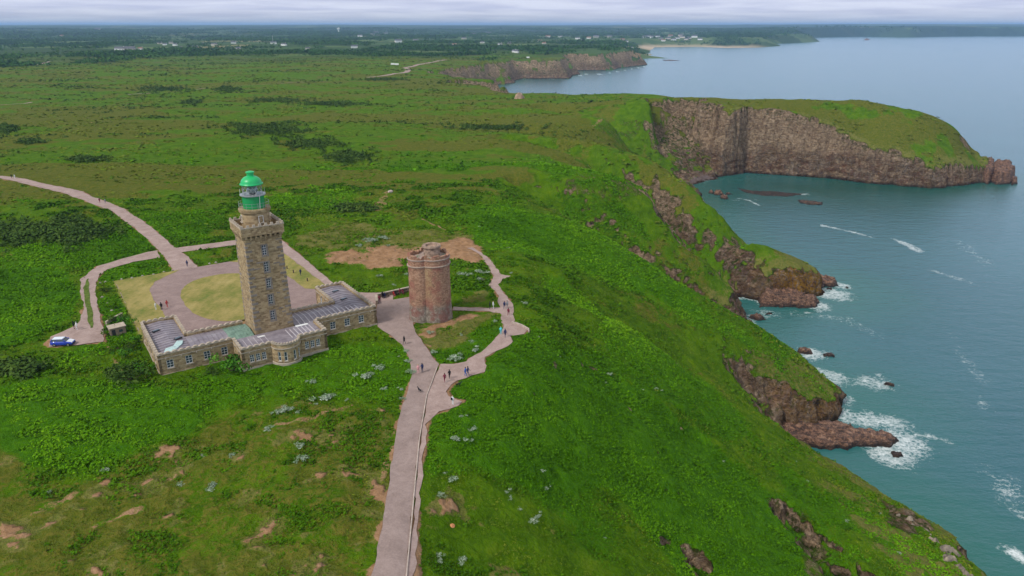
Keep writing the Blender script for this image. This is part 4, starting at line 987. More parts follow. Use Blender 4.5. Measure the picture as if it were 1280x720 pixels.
for ang in (-math.pi/2+.12, math.pi, 0, math.pi/2):
    M = Matrix.Rotation(ang, 4, 'Z') @ Matrix(((0,-1,0,2.66),(1,0,0,-.45),(0,0,1,0),(0,0,0,1)))
    window(wr, M, 0, .9, 25.3, 26.6, 2, 2)
la_ = empty('lantern', (0, 0, 0)); la_.parent = lh
MB().lathe([(1.98, 27.75), (1.98, 30.15)], 40).build('lantern_base', M_GREEN, la_, smooth=False)
MB().lathe([(1.95, 30.15), (2.32, 30.17), (2.32, 30.32), (1.8, 30.34)], 40).build('ledge', M_STEEL, la_)
gz = MB()
N_ = 16
for i in range(N_):
    a0 = 2*math.pi*i/N_; a1 = 2*math.pi*(i+1)/N_; R_ = 1.78
    p = lambda a, z: (R_*math.cos(a), R_*math.sin(a), z)
    gz.tube(p(a0, 30.34), p(a1, 31.25), .028, 5); gz.tube(p(a1, 30.34), p(a0, 31.25), .028, 5); gz.tube(p(a0, 31.25), p(a1, 32.15), .028, 5); gz.tube(p(a1, 31.25), p(a0, 32.15), .028, 5)
gl = gz.build('astragals', M_STEEL, la_)
n = NT('lantern_glass'); n.b.inputs['Transmission Weight'].default_value = 1; n.out((.92,.97,.97), .03, None, .5); n.b.inputs['IOR'].default_value = 1.1; M_LG = n.m
MB().lathe([(1.74, 30.34), (1.74, 32.15)], 32, cap=False).build('glazing', M_LG, la_, smooth=True)
MB().lathe([(.5, 30.4), (.75, 30.7), (.95, 31.2), (.75, 31.7), (.5, 32.0)], 20).build('lens', M_LENS, la_)
MB().tube((0, 0, 30.3), (0, 0, 30.6), .6, 12).build('lens_stand', M_DARK, la_)
dm = [(1.9, 32.12), (2.1, 32.15), (2.1, 32.3), (1.93, 32.38)]+[(1.9*math.cos(a), 32.38+1.42*math.sin(a)) for a in np.linspace(.06, 1.25, 9)]
do = MB().lathe(dm, 40).build('dome', M_LGREEN, la_, smooth=True)
MB().lathe([(.62, 33.6), (.62, 34.25), (.78, 34.3), (.78, 34.45), (.3, 34.62)], 20).build('ventilator', M_LGREEN, do, smooth=False)
rl = MB()
for i in range(16):
    a = 2*math.pi*i/16; x, y = 2.72*math.cos(a), 2.72*math.sin(a); rl.tube((x, y, 27.7), (x, y, 28.95), .03, 5)
for zz in (28.35, 28.9):
    for i in range(32):
        a, b = 2*math.pi*i/32, 2*math.pi*(i+1)/32; rl.tube((2.72*math.cos(a), 2.72*math.sin(a), zz), (2.72*math.cos(b), 2.72*math.sin(b), zz), .025, 5)
rl.build('railing', M_STEEL, lh)
rl = MB()
for i in range(12):
    a = 2*math.pi*i/12; x, y = 2.26*math.cos(a), 2.26*math.sin(a); rl.tube((x, y, 30.3), (x, y, 31.3), .02, 5)
rl.tube((2.0*math.cos(-1.3), 2.0*math.sin(-1.3), 27.8), (2.32*math.cos(-1.3), 2.32*math.sin(-1.3), 30.2), .05, 6)
rl.build('ladder_rail', M_WHITE, la_)
# ---------------------------------------------------------------- old round tower
vx, vy = P(539, 396, 60); old = empty('old_tower', (vx, vy, GZ), 0)
tag(old, 'squat ruined reddish stone tower of two joined drums with a small turret on top', 'tower')
def lobes(sc=1., n=112):
    cs = [((.95,.35), 3.5), ((-2.0,-.75), 2.45), ((.1,1.9), 2.85)]
    out = []
    for i in range(n):
        a = 2*math.pi*i/n; d = (math.cos(a), math.sin(a)); best = 0
        for (cx, cy), r_ in cs:
            b = d[0]*cx+d[1]*cy; q = b*b-(cx*cx+cy*cy-(r_*sc)**2)
            if q > 0: best = max(best, b+math.sqrt(q))
        out.append((d[0]*best, d[1]*best))
    return out
n = stone('old_tower_stone', [(.1891,.0939,.0588), (.3258,.1729,.1091), (.4309,.2471,.1595), (.5254,.3558,.2351)], (.3993,.2767,.1846), .42, .24, warm='round', moss=.25)
ob = n.obj(); sp = n.N.new('ShaderNodeSeparateXYZ'); n.link(ob, sp.inputs[0])
basec = n.b.inputs['Base Color'].links[0].from_socket
low = n.mr(n.math('ADD', sp.outputs[2], n.math('MULTIPLY', n.noise(.8, 5, .6, ob), 2.)), 4.0, 5.2)
g1 = n.ramp(n.noise(1.5, 6, .75, ob), [(.35, (.13,.10,.075)), (.5, (.26,.21,.165)), (.65, (.38,.33,.27))])
c = n.mix(low, g1, basec)
ax_ = n.math('ABSOLUTE', n.math('SUBTRACT', n.math('ADD', sp.outputs[0], n.math('MULTIPLY', n.noise(.9, 5, .7, ob), .8)), .5))
orm = n.math('MULTIPLY', n.mr(ax_, .95, .45), n.math('MULTIPLY', n.mr(sp.outputs[2], 5.4, 6.4), n.mr(sp.outputs[2], 12.6, 11.8)))
orm = n.math('MULTIPLY', orm, n.mr(sp.outputs[1], -1.5, -2.2))
c = n.mix(orm, c, n.ramp(n.noise(3, 5, .8, ob), [(.35, (.22,.13,.08)), (.5, (.37,.24,.13)), (.65, (.45,.32,.19))]))
dk = n.ramp(n.noise(.45, 4, .6, ob), [(.5, 0.), (.6, 1.)]); c = n.mix(n.math('MULTIPLY', dk, .6), c, (.24,.075,.06))
crs = n.math('ABSOLUTE', n.math('SUBTRACT', n.noise(1.2, 6, .7, ob), .5)); c = n.mix(n.mr(crs, 0, .02, .6, 0.), c, (.08,.055,.045))
n.inp(n.b.inputs['Base Color'], c); M_OLD = n.m
mb = MB(); rings = [(1.06, -.6), (1.03, 1.2), (1.0, 4.0), (.985, 8.0), (.98, 12.3)]
def stack(mb, rings, inner=None, z_in=None, jag=0., seed=1):
    base = lobes(1.); n_ = len(base); vs = []; rg = random.Random(seed)
    for s, zz in rings: vs += [(x*s, y*s, zz) for x, y in base]
    k = len(rings)
    if inner:
        jz = [rg.uniform(-jag, jag) for _ in range(n_)]
        if jag:
            for i in range(n_): x, y, zz = vs[(k-1)*n_+i]; vs[(k-1)*n_+i] = (x, y, zz+jz[i//3*3])
        vs += [(x*inner, y*inner, rings[-1][1]+jz[i//3*3]) for i, (x, y) in enumerate(base)]; vs += [(x*inner, y*inner, z_in) for x, y in base]; k += 2
    fs = [(j*n_+i, j*n_+(i+1) % n_, (j+1)*n_+(i+1) % n_, (j+1)*n_+i) for j in range(k-1) for i in range(n_)]
    fs.append(tuple((k-1)*n_+i for i in range(n_)))
    mb._add(vs, fs)
stack(mb, rings+[(.975, 14.6)], .84, 13.6, .38, 3); mb.build('wall', M_OLD, old)
mb = MB(); stack(mb, [(.985, 12.3), (1.03, 12.36), (1.03, 12.56), (.98, 12.62)]); mb.build('string_course', plain('tower_band_stone', (.36,.27,.21), .9, var=.25), old)
mb = MB(); stack(mb, [(.98, 13.75), (1.012, 13.8), (1.012, 13.95), (.98, 14.0)]); mb.build('string_course', plain('tower_rim_stone', (.34,.26,.22), .9, var=.2), old)
tm = Matrix.Translation((.6, .9, 0))
MB().lathe([(1.75, 13.9), (1.72, 15.5), (1.9, 15.75), (2.0, 15.95), (1.93, 16.25), (1.3, 16.2), (1.25, 15.8), (.05, 15.75)], 28, tm).build('turret', plain('turret_stone', (.30,.21,.155), .9, var=.5, scale=1.6, bump=.08), old)
g = np.random.default_rng(4); _p = np.c_[g.uniform(-3.4, 3.4, 26), g.uniform(-2.4, 1.4, 26), np.full(26, 13.75)]; _p = _p[np.hypot(_p[:, 0]-.3, _p[:, 1]) < 3.5]
OLDWEEDS = _p
mb = MB()
for zz in (4.2, 7.2, 10.2):
    for a in (math.pi*1.0, math.pi*1.12):
        mb.box(-.12, .12, -.03, .2, zz, zz+.75, Matrix.Translation((-1.95+2.42*math.cos(a), -.75+2.42*math.sin(a), 0)) @ Matrix.Rotation(a+math.pi/2, 4, 'Z'))
mb.build('arrow_slits', M_DARK, old)
# ---------------------------------------------------------------- plants built leaf by leaf
def leaf_cloud(pts, size, nleaf, leaf=.55, flat=.6, tone=None, seed=1, up=.6, aspect=.6):
    """nleaf small four-cornered leaves spread through a dome at each point; returns verts, faces, tone"""
    g = np.random.default_rng(seed); N = len(pts); K = N*nleaf
    base = np.repeat(np.asarray(pts, float), nleaf, 0); s = np.repeat(np.asarray(size, float), nleaf)
    d = g.normal(size=(K, 3)); d[:, 2] = np.abs(d[:, 2]); d /= np.linalg.norm(d, axis=1, keepdims=True)
    rad = g.random(K)**.45
    off = d*rad[:, None]*s[:, None]; off[:, 2] *= flat
    nrm = d*.7+g.normal(size=(K, 3))*.45; nrm[:, 2] += up; nrm /= np.linalg.norm(nrm, axis=1, keepdims=True)
    t = g.normal(size=(K, 3)); t -= nrm*(t*nrm).sum(1, keepdims=True); t /= np.linalg.norm(t, axis=1, keepdims=True); b = np.cross(nrm, t)
    L_ = (s*leaf*(.6+.8*g.random(K)))[:, None]
    c = base+off
    bend = nrm*L_*.16
    V = np.stack([c-t*L_, c-b*L_*aspect+bend*.6, c+t*L_-bend, c+b*L_*aspect+bend*.6], 1).reshape(-1, 3)
    F = np.arange(K*4).reshape(-1, 4)
    tn = np.repeat(tone if tone is not None else g.random(N), nleaf)*.65+g.random(K)*.35
    return V, F, np.repeat(tn, 4)
def leaf_mat(name, stops, scale=.15, rough=.8, spec=.04):
    n = NT(name); k = n.math('ADD', n.math('MULTIPLY', n.attr('tone'), .6), n.math('MULTIPLY', n.noise(scale, 4, .6), .5))
    n.out(n.ramp(n.math('SUBTRACT', k, .05), stops), rough, None, spec)
    return n.m
M_BRK = leaf_mat('bracken_fronds', [(.2, (.0367,.1105,.0016)), (.45, (.0715,.1977,.0026)), (.65, (.1136,.2733,.0046)), (.85, (.1840,.3490,.0103))], .08)
M_HEA = leaf_mat('dark_heath', [(.2, (.0309,.0874,.0022)), (.5, (.0580,.1484,.0032)), (.75, (.0966,.1987,.0065)), (.9, (.1417,.2120,.0136))], .2)
M_MOOR = leaf_mat('moor_heather', [(.2, (.0671,.1049,.0073)), (.45, (.0985,.1500,.0099)), (.65, (.1491,.1873,.0199)), (.85, (.1267,.2323,.0120))], .03)
M_GRS = leaf_mat('grass_blades', [(.2, (.0627,.1284,.0066)), (.5, (.1252,.2053,.0120)), (.75, (.2163,.2567,.0266)), (.9, (.3415,.3208,.0599))], .2)
M_GORSE = leaf_mat('gorse_leaves', [(.2, (.0222,.0500,.0097)), (.5, (.0493,.0976,.0151)), (.75, (.0863,.1428,.0238)), (.9, (.1356,.1785,.0324))], .1)
M_BUSH = leaf_mat('broad_leaves', [(.2, (.0195,.0780,.0066)), (.5, (.0585,.1820,.0132)), (.8, (.1300,.2860,.0330)), (.95, (.2340,.3640,.0770))], .3)
M_TREE = leaf_mat('woodland_leaves', [(.2, (.0171,.0534,.0104)), (.5, (.0343,.0953,.0167)), (.75, (.0611,.1398,.0230)), (.9, (.1100,.1969,.0314))], .004)
M_SILV = leaf_mat('silver_leaves', [(.2, (.14,.21,.11)), (.5, (.28,.36,.24)), (.75, (.44,.50,.40)), (.95, (.66,.70,.60))], .5)
M_TWIG = plain('brown_stems', (.09,.065,.045), .9)
V, F, tn = leaf_cloud(OLDWEEDS, np.full(len(OLDWEEDS), .55), 30, .25, .9, None, 8); _w = mesh_np('weeds', V, F, M_SILV, dict(tone=tn*.6), smooth=False); _w.parent = old
def scatter(n, r0, r1, p=.5, a0=-39, a1=39, seed=1):
    g = np.random.default_rng(seed); u = g.random(n); e = 2-p   # area density ~ r**-p
    r = (r0**e+u*(r1**e-r0**e))**(1/e); a = np.radians(a0+(a1-a0)*g.random(n))
    return r*np.sin(a), r*np.cos(a), g
def clear_of_paving(x, y, mar=.5):
    k = np.full(x.shape, -99.)
    for _, pg in LAYOUT_ROADS: k = np.maximum(k, sdf(x, y, pg))
    k = np.maximum(k, sdf(x, y, YARD)); k = np.maximum(k, sdf(x, y, [L(0,-.5),L(13,-.5),L(13,-7),L(19,-7),L(20,-9),L(23,-9),L(24,-7),L(30,-7),L(30,-.5),L(43,-.5),L(43,19),L(0,19)]))
    k = np.maximum(k, 5.2-np.hypot(x-vx, y-vy)); k = np.maximum(k, sdf(x, y, [P(58,438,60),P(58,415,60),P(102,415,60),P(104,438,60)]))
    return k < -mar
def attr_at(name_arr, x, y):
    fi = np.clip(np.interp(np.hypot(x, y), rr, np.arange(nr)).round().astype(int), 0, nr-1); fj = np.clip(np.interp(np.degrees(np.arctan2(x, y)), az, np.arange(nc)).round().astype(int), 0, nc-1)
    return name_arr.reshape(nr, nc)[fi, fj]
def cover_stuff(name, label, mat, N, r0, r1, maskf, size0, grow, nleaf, seed, leaf=.5, flat=.7, p=.5, mar=.5, **kw):
    x, y, g = scatter(N, r0, r1, p, seed=seed)
    keep = g.random(N) < maskf(x, y); x, y = x[keep], y[keep]
    k2 = clear_of_paving(x, y, mar) if r0 < 260 else np.ones(len(x), bool)
    k2 &= attr_at(rock, x, y) < .35; x, y = x[k2], y[k2]
    zz = zat(x, y); k3 = zz > 3; x, y, zz = x[k3], y[k3], zz[k3]
    r = np.hypot(x, y); s = size0*(r/120)**grow*(.45+1.0*g.random(len(x))**1.5+.35*sstep(.0, .4, fbm(x/11, y/11, 3, seed+7)))
    tone = np.clip(.48+.35*fbm(x/6, y/6, 3, seed+5)+.75*fbm(x/28, y/28, 3, seed+6)+.42*(g.random(len(x))-.5), 0, 1)
    V, F, tn = leaf_cloud(np.c_[x, y, zz-s*.1], s, nleaf, leaf, flat, tone, seed+9, **kw)
    o = mesh_np(name, V, F, mat, dict(tone=tn), smooth=False); print(name, len(x), len(F))
    return tag(o, label, name.replace('_', ' '), kind='stuff')
lowleft = np.zeros(len(TX)); _u, _v = project(TX, TY, z); lowleft = sstep(-15, 15, sdf(_u, _v, [(-20,575),(100,610),(250,545),(330,505),(500,505),(470,740),(-20,740)]))*(rdist < 400)*sstep(-.25, .1, fbm(TX/6, TY/4, 3, 89))
A = lambda arr: (lambda x, y: attr_at(arr, x, y))
cover_stuff('bracken', 'bright green bracken fronds covering the slopes', M_BRK, int(300000*VEG), 62, 340, lambda x, y: sstep(.2, .55, attr_at(br, x, y)+.3*fbm(x/5, y/5, 3, 77)+.08*(x > 12)*(zat(x, y) < 56)), .29, .7, 7, 31, leaf=.5, flat=.8, p=.9)
cover_stuff('heath', 'dark green low heath on the headland', M_HEA, int(230000*VEG), 62, 300, lambda x, y: sstep(0, .22, fbm(x/9, y/7, 4, 88)+.08+.25*attr_at(lowleft, x, y))*(1-sstep(.3, .6, attr_at(br, x, y)))*(1-sstep(.3, .7, attr_at(so, x, y)))*(1-.6*attr_at(dr, x, y))*.9*(1-.65*(x > 18)), .42, .75, 7, 41, leaf=.45, flat=.75, p=.9)
cover_stuff('grass', 'short yellow green grass between the shrubs', M_GRS, int(190000*VEG), 62, 280, lambda x, y: (.5+.4*attr_at(dr, x, y))*(1-sstep(.3, .6, attr_at(br, x, y)))*(1-sstep(.3, .7, attr_at(so, x, y))), .2, .7, 5, 51, leaf=.7, flat=.6, p=.9, mar=-.22, up=-.1, aspect=.3)
cover_stuff('moor', 'olive heather and scrub over the moor behind the lighthouse', M_MOOR, int(95000*VEG), 230, 1900, lambda x, y: sstep(-.1, .3, fbm(x/40, y/25, 4, 99)+.25*attr_at(he, x, y))*.8, .62, .62, 6, 61, leaf=.5, flat=.22, p=1.4, up=1.6)
cover_stuff('green_scrub', 'green bracken patches over the moor', M_BRK, int(90000*VEG), 260, 1700, lambda x, y: sstep(.2, .7, attr_at(br, x, y))*.8, .6, .7, 5, 62, leaf=.5, flat=.5, p=1.4)
# dark scattered gorse, denser towards the far side of the moor
cover_stuff('gorse', 'dark scattered gorse across the moor', M_GORSE, int(60000*VEG), 380, 2500, lambda x, y: sstep(.16, .46, fbm(x/90, y/40, 4, 121)+.22*sstep(900, 2100, np.hypot(x, y))*(x < 60))*.8*(1-.9*(x > 120)), .75, .5, 8, 71, leaf=.42, flat=.6, p=1.0)
# ---------------------------------------------------------------- thickets one can tell apart
THICK = [(62,291,66,15,'large dark gorse thicket left of the curving drive'), (332,162,46,9,'long dark gorse thicket on the moor, left end of the line behind the lighthouse'), (388,180,30,7,'dark gorse thicket in the middle of the line behind the lighthouse'),
 (436,197,27,8,'dark gorse thicket at the near right end of the line behind the lighthouse'), (205,112,30,4.5,'dark thicket on the far moor above the lighthouse lantern'), (345,126,36,3.2,'low dark thicket strip on the moor'),
 (415,130,38,3.2,'low dark thicket strip right of another on the moor'), (445,261,22,5,'isolated dark thicket on the moor between the two towers'), (614,160,44,3,'thin dark thicket strip on the open moor above the cliffs'),
 (8,162,13,5,'dark thicket at the far left of the moor'), (285,112,20,4,'small dark thicket on the far moor'), (110,200,22,3,'low dark thicket above the drive'), (240,128,12,3,'small round thicket on the moor'), (480,100,30,1.6,'far thin thicket near the curving car park road'),
 (40,178,16,3,'low dark thicket left on the moor'), (18,462,26,10,'dark thicket below the parked car')]
g7 = np.random.default_rng(77)
for u, v, du, dv, lb in THICK:
    n_ = int(60+du*dv*1.2); q = g7.normal(size=(n_, 2))*.45
    wob = 1+.4*np.sin(q[:, 0]*5+u)
    uu = u+q[:, 0]*du*1.1; vv = v+q[:, 1]*dv*wob*.9
    x, y, zz = hit(uu, vv); ok = clear_of_paving(x, y, 1.0); x, y, zz = x[ok], y[ok], zz[ok]
    r = np.hypot(x, y).mean(); s = (.85+.9*g7.random(len(x)))*(r/180)**.35
    V, F, tn = leaf_cloud(np.c_[x, y, zz+s*.1], s, 24, .26, .9, None, int(u)+3)
    o = mesh_np('gorse_thicket', V, F, M_GORSE, dict(tone=tn), smooth=False); tag(o, lb, 'thicket', 'gorse thickets on the moor')
# ---------------------------------------------------------------- single bushes near the house
def bush(x, y, h, w, mat, label, seed, name='bush', cat='bush', group='bushes round the keepers\' house', nl=340, z=None):
    g = np.random.default_rng(seed); zb = float(zat(x, y)) if z is None else z
    root = empty(name, (x, y, zb), g.random()*6.28); tag(root, label, cat, group)
    m = 5+int(w*1.5); pts = g.normal(size=(m, 3))*np.array([w*.36, w*.36, h*.16])+np.array([0, 0, h*.5]); pts[:, 2] = np.clip(pts[:, 2], h*.22, h*.8)
    sz = w*.36*(.7+.6*g.random(m))
    V, F, tn = leaf_cloud(pts, sz, nl//m+6, .2, 1., None, seed, up=.2)
    f = mesh_np('foliage', V, F, mat, dict(tone=tn), smooth=False); f.parent = root
    mb = MB()
    for p in pts[:6]: mb.tube((0, 0, -.1), tuple(p*np.array([.8, .8, .9])), .06*h/2, 5, .02)
    mb.build('stems', M_TWIG, root)
    return root

for k, (u, v, h, w, mt, lb) in enumerate([(291,464,3.2,3.6,M_BUSH,'tall light green bush against the house front, beside the projecting bay'), (263,467,1.2,1.8,M_GORSE,'small dark bush under the fourth front window'),
 (166,474,2.8,5.2,M_GORSE,'large dark spreading bush at the west corner of the house'), (150,470,1.8,3,M_GORSE,'dark bush outermost of those at the west corner'), (182,466,1.7,2.4,M_BUSH,'green bush close under the west corner of the house'),
 (152,448,1.7,2.2,M_BUSH,'bush by the west wall beside the stone shed'), (163,440,1.5,1.8,M_GORSE,'small bush halfway along the west wall'), (157,408,1.6,2.4,M_BUSH,'rounded bush between stone shed and yard corner'),
 (148,402,1.2,2.,M_GORSE,'dark bush behind the stone shed'), (132,365,1.1,1.5,M_GORSE,'single round bush at the yard\'s left corner by the track'), (138,418,1.3,2.2,M_GORSE,'dark bush left of the stone shed'),(172,428,1.3,1.6,M_BUSH,'small green bush at the back of the west wall'),
 (141,385,1.3,2.6,M_HEA,'low dark bush on the left edge of the yard'),(146,437,1.4,2.2,M_HEA,'low bush below the stone shed'),(160,462,1.6,2.6,M_HEA,'dull green bush just behind the large west corner bush')]):
    x, y = at(u, v); bush(x, y, h, w, mt, lb, 200+k)
# ---------------------------------------------------------------- silver shrubs
SH = []
Z = lambda zone, lst: SH.extend([(zone, *t) for t in lst])
Z('beside the old tower footpath', [(541,439,1.),(569,449,2.),(594.5,438,1.3),(589,427,.9),(536,415,1.1),(618.6,401,.8),(577,418,.6)])
Z('along the left road edge', [(512.6,465,1.1),(508.7,451,1.),(508,438,.8),(502,486,.7),(503,498,.7),(479,486,.9),(475,460,1.5),(457.5,471,1.6),(462,468,1.),(498,445,.5)])
Z('on turf left of the road', [(391,477,1.1),(407,498,1.7),(413,496,1.1),(356,513,1.4),(348,515,1.1),(363,511,1.),(337,536,1.),(376,558,1.2),(378,573,1.3),(434,498,.5),(374,515,.7),(396,504,.5)])
Z('on rough lower-left ground', [(290.7,567.6,.8),(265.4,606,1.1),(227,604,.7),(133.6,586,.8),(62,613,.5),(252.8,567.6,.5),(262,610,.6)])
Z('just right of the road', [(567.5,597.5,1.),(551,618,.9),(569.4,549,1.3),(590,535,.9),(578,699,1.),(549,693,.7),(577,520,.7),(589,549,.5),(550,699,.6),(556,590,.4)])
Z('in the near slope dip', [(632,615,.8),(635,621,.7),(647,634,.7),(667,651,1.),(674,644,.7),(682,609,.5),(677.6,587,.6),(670,646,.5),(688,606,.3),(756,671,.3)])
Z('scattered over the cliff slope', [(761,467,.9),(757,477,.5),(804,486,.4),(820,485,.6),(827,487,.5),(656.7,378.5,1.),(610,306,.9),(635,309,.7),(599,282,.7),(673,420,.5),(700,445,.4),(1059,650,.6),(1010,600,.5),(994,575,.6),(1100,640,.5),(905,575,.4),(1125,690,.6)])
Z('on worn grass behind both towers', [(459,299,1.6),(464,300,1.8),(470,299.5,1.2),(480,297,1.9),(486,306,1.),(450,306,1.3),(484,297.5,1.2),(476,344,1.1),(508,342,1.),(491.6,355,.8),(577.5,341.7,1.4),(587.7,342.5,1.3),(599.4,348.5,1.3),(599,340,1.9),(605,340,1.),(639,340,.7),(446,306,.9),(566,330,.6)])
ORD = ['first','second','third','fourth','fifth','sixth','seventh','eighth','ninth','tenth','eleventh','twelfth','thirteenth','fourteenth','fifteenth','sixteenth','seventeenth','eighteenth','nineteenth','twentieth']
shr = []
for k in range(4):
    g = np.random.default_rng(900+k); m = 8; pts = np.c_[g.normal(size=(m, 2))*.42, .22+.2*g.random(m)]
    V, F, tn = leaf_cloud(pts, .33+.2*g.random(m), 34, .22, .8, None, 910+k, up=.3)
    o = mesh_np('silver_shrub', V, F, M_SILV, dict(tone=tn), smooth=False, link=False); shr.append(o.data); bpy.data.objects.remove(o)
SH = [(zn, u, v+(1.5 if v < 560 else 2), s) for zn, u, v, s in SH]
sx_, sy_, sz_ = hit([q[1] for q in SH], [q[2] for q in SH])
zones = {}
for i, q in enumerate(SH): zones.setdefault(q[0], []).append(i)
szw = lambda s: 'broad' if s > 1.3 else ('small' if s < .75 else 'rounded')
for zn, ids in zones.items():
    ids.sort(key=lambda i: SH[i][2])
    for r_, i in enumerate(ids):
        o = bpy.data.objects.new('silver_shrub', shr[i % 4]); COL.objects.link(o); s = SH[i][3]*.86
        o.location = (sx_[i], sy_[i], sz_[i]-.02); o.scale = (s, s, s*.85); o.rotation_euler = (0, 0, i*1.7)
        tag(o, f'{szw(SH[i][3])} silver shrub, {ORD[r_]} from the top {zn}', 'shrub', 'silver leaved shrubs')
# ---------------------------------------------------------------- far woods
WN = int(230000*VEG)
x, y, g = scatter(WN, 1500, 9500, 1.15, -38, 38, seed=5)
r = np.hypot(x, y); azd = np.degrees(np.arctan2(x, y))
nn = fbm(x/330, y/420, 4, 601); hd = np.abs(fbm(x/260+9, y/300, 2, 611))
lim = 2080+260*fbm(x/300, y/500, 3, 621)+250*sstep(5, 12, azd)-350*sstep(-22, -34, azd)
pm = sstep(-.02, .18, nn)*.9; pm = np.maximum(pm, sstep(.035, .012, hd)*.9)
pm = pm*(r > lim)+sstep(.28, .4, nn)*(r <= lim)*(r > 1700)*.5
pm = np.where((r > lim) & (r < lim+160) & (azd < 8), np.maximum(pm, .75*sstep(-.3, .1, fbm(x/120, y/200, 3, 651))), pm)
keep = (g.random(WN) < pm); x, y = x[keep], y[keep]
zz = zat(x, y); k = (zz > 7) & (attr_at(dco, x, y) > 60); x, y, zz = x[k], y[k], zz[k]
r = np.hypot(x, y); s = (5.2+3.2*g.random(len(x)))*(r/2500)**.45
V, F, tn = leaf_cloud(np.c_[x, y, zz+s*.35], s, 7, .42, .95, np.clip(.45+.5*fbm(x/170, y/240, 3, 631)+.3*(g.random(len(x))-.5)+.35*sstep(-20, -30, np.degrees(np.arctan2(x, y)))*(r < 2700), 0, 1), 6, up=.3)
o = mesh_np('woods', V, F, M_TREE, dict(tone=tn), smooth=False); tag(o, 'dark belts of distant woodland between farmland', 'woods', kind='stuff'); print('woods', len(x))
# ---------------------------------------------------------------- sea rocks
n = NT('sea_rock'); ob = n.pos; sp = n.N.new('ShaderNodeSeparateXYZ'); n.link(ob, sp.inputs[0])
a = n.noise(.5, 6, .7, stretch=(1, 1, 2.5)); b = n.noise(2.2, 5, .7)
c = n.ramp(n.math('ADD', n.math('MULTIPLY', a, .6), n.math('MULTIPLY', b, .4)), [(.40, (.0331,.0208,.0156)), (.47, (.1214,.0615,.0389)), (.53, (.2650,.1372,.0818)), (.62, (.4195,.2649,.1714))])
ck = n.math('ABSOLUTE', n.math('SUBTRACT', n.noise(.3, 7, .65, stretch=(.6, 1.4, 2)), .5)); c = n.mix(n.mr(ck, 0, .03, .85, 0.), c, (.02,.016,.015))
wet = n.mr(n.math('ADD', sp.outputs[2], n.math('MULTIPLY', a, 1.6)), 1.3, 2.8, .2, 1.); c = n.mix(1., c, wet, 'MULTIPLY')
n.out(c, .7, n.bump(n.math('ADD', n.math('MULTIPLY', a, 1.5), n.math('MULTIPLY', b, .6)), .9), .4); M_ROCK = n.m
n = NT('lichened_rock'); a = n.noise(.5, 6, .7, stretch=(1, 1, .6)); b = n.noise(1.4, 6, .75)
c = n.ramp(a, [(.35, (.05,.035,.03)), (.5, (.19,.11,.085)), (.66, (.33,.25,.20))]); c = n.mix(n.ramp(b, [(.47, 0.), (.56, 1.)]), c, (.48,.26,.035))
n.out(c, .85, n.bump(a, 1.), .2); M_LICH = n.m
def rock_at(name, poly, h, steep, label, tilt=(0, 0), rough=1., mat=None, seed=1, res=.45, cat='rock', group=None, world=False, base=0., zmin=-.8, strata=1.):
    pg = np.array(poly if world else [P(u, v, 0) for u, v in poly])
    (x0, y0), (x1, y1) = pg.min(0)-1.5, pg.max(0)+1.5
    nx = max(6, int((x1-x0)/res)); ny = max(6, int((y1-y0)/res)); gx, gy = np.meshgrid(np.linspace(x0, x1, nx), np.linspace(y0, y1, ny))
    cx, cy = pg.mean(0); x, y = gx.ravel(), gy.ravel(); ext = max(x1-x0, y1-y0)
    d = sdf(x+fbm(x/2.6, y/2.6, 4, seed)*1.7, y+fbm(x/2.6, y/2.6, 4, seed+7)*1.7, pg)
    top = h+(x-cx)*tilt[0]+(y-cy)*tilt[1]+fbm(x/3.2, y/3.2, 4, seed+13)*min(h*.75, 1.9+.04*h)*rough
    top = np.round(top/.8)*.8*.45*strata+top*(1-.45*strata)
    zz = np.minimum(top, zmin+np.maximum(d, -.8)*steep+fbm(x/1.1, y/1.1, 3, seed+3)*.7)+base
    I = np.arange(nx*ny).reshape(ny, nx); F = np.stack([I[:-1, :-1], I[:-1, 1:], I[1:, 1:], I[1:, :-1]], -1).reshape(-1, 4)
    F = F[(d[F].max(1) > -.6)]
    jx = fbm(x/1.5, y/1.5, 3, seed+21)*.5; jy = fbm(x/1.5, y/1.5, 3, seed+33)*.5
    V = np.stack([x+jx, y+jy, zz], -1); used, inv = np.unique(F, return_inverse=True)
    o = mesh_np(name, V[used], inv.reshape(-1, 4), mat or M_ROCK, smooth=False)
    return tag(o, label, cat, group or 'rocks along the foot of the cliffs')
rock_at('rock_spit', [(962,520),(1000,536),(1040,534),(1075,541),(1110,545),(1122,552),(1108,560),(1070,560),(1030,563),(990,556),(960,545)], 2.7, 3.4, 'long low reddish rock spit reaching into white surf', (-.035,.16), seed=3, res=.35, rough=.3)
rock_at('rock_slab', [(1000,500),(1020,503),(1044,514),(1046,524),(1030,530),(1000,535),(985,520)], 2.0, 1.8, 'smooth grey rock slab between spit and headland', seed=8)
rock_at('rock', [(1108,562),(1128,565),(1134,572),(1118,574)], .8, 1.5, 'small wet rock just beyond the end of the long spit', seed=11, res=.3)
rock_at('rock_ledge', [(975,335),(1000,338),(1022,344),(1046,352),(1050,358),(1030,360),(1005,362),(1000,372),(1025,378),(1020,386),(985,384),(950,384),(945,372)], 3.4, 2.2, 'dark ledges at the tip of the orange lichened point', (-.09,.0), seed=17, res=.45)
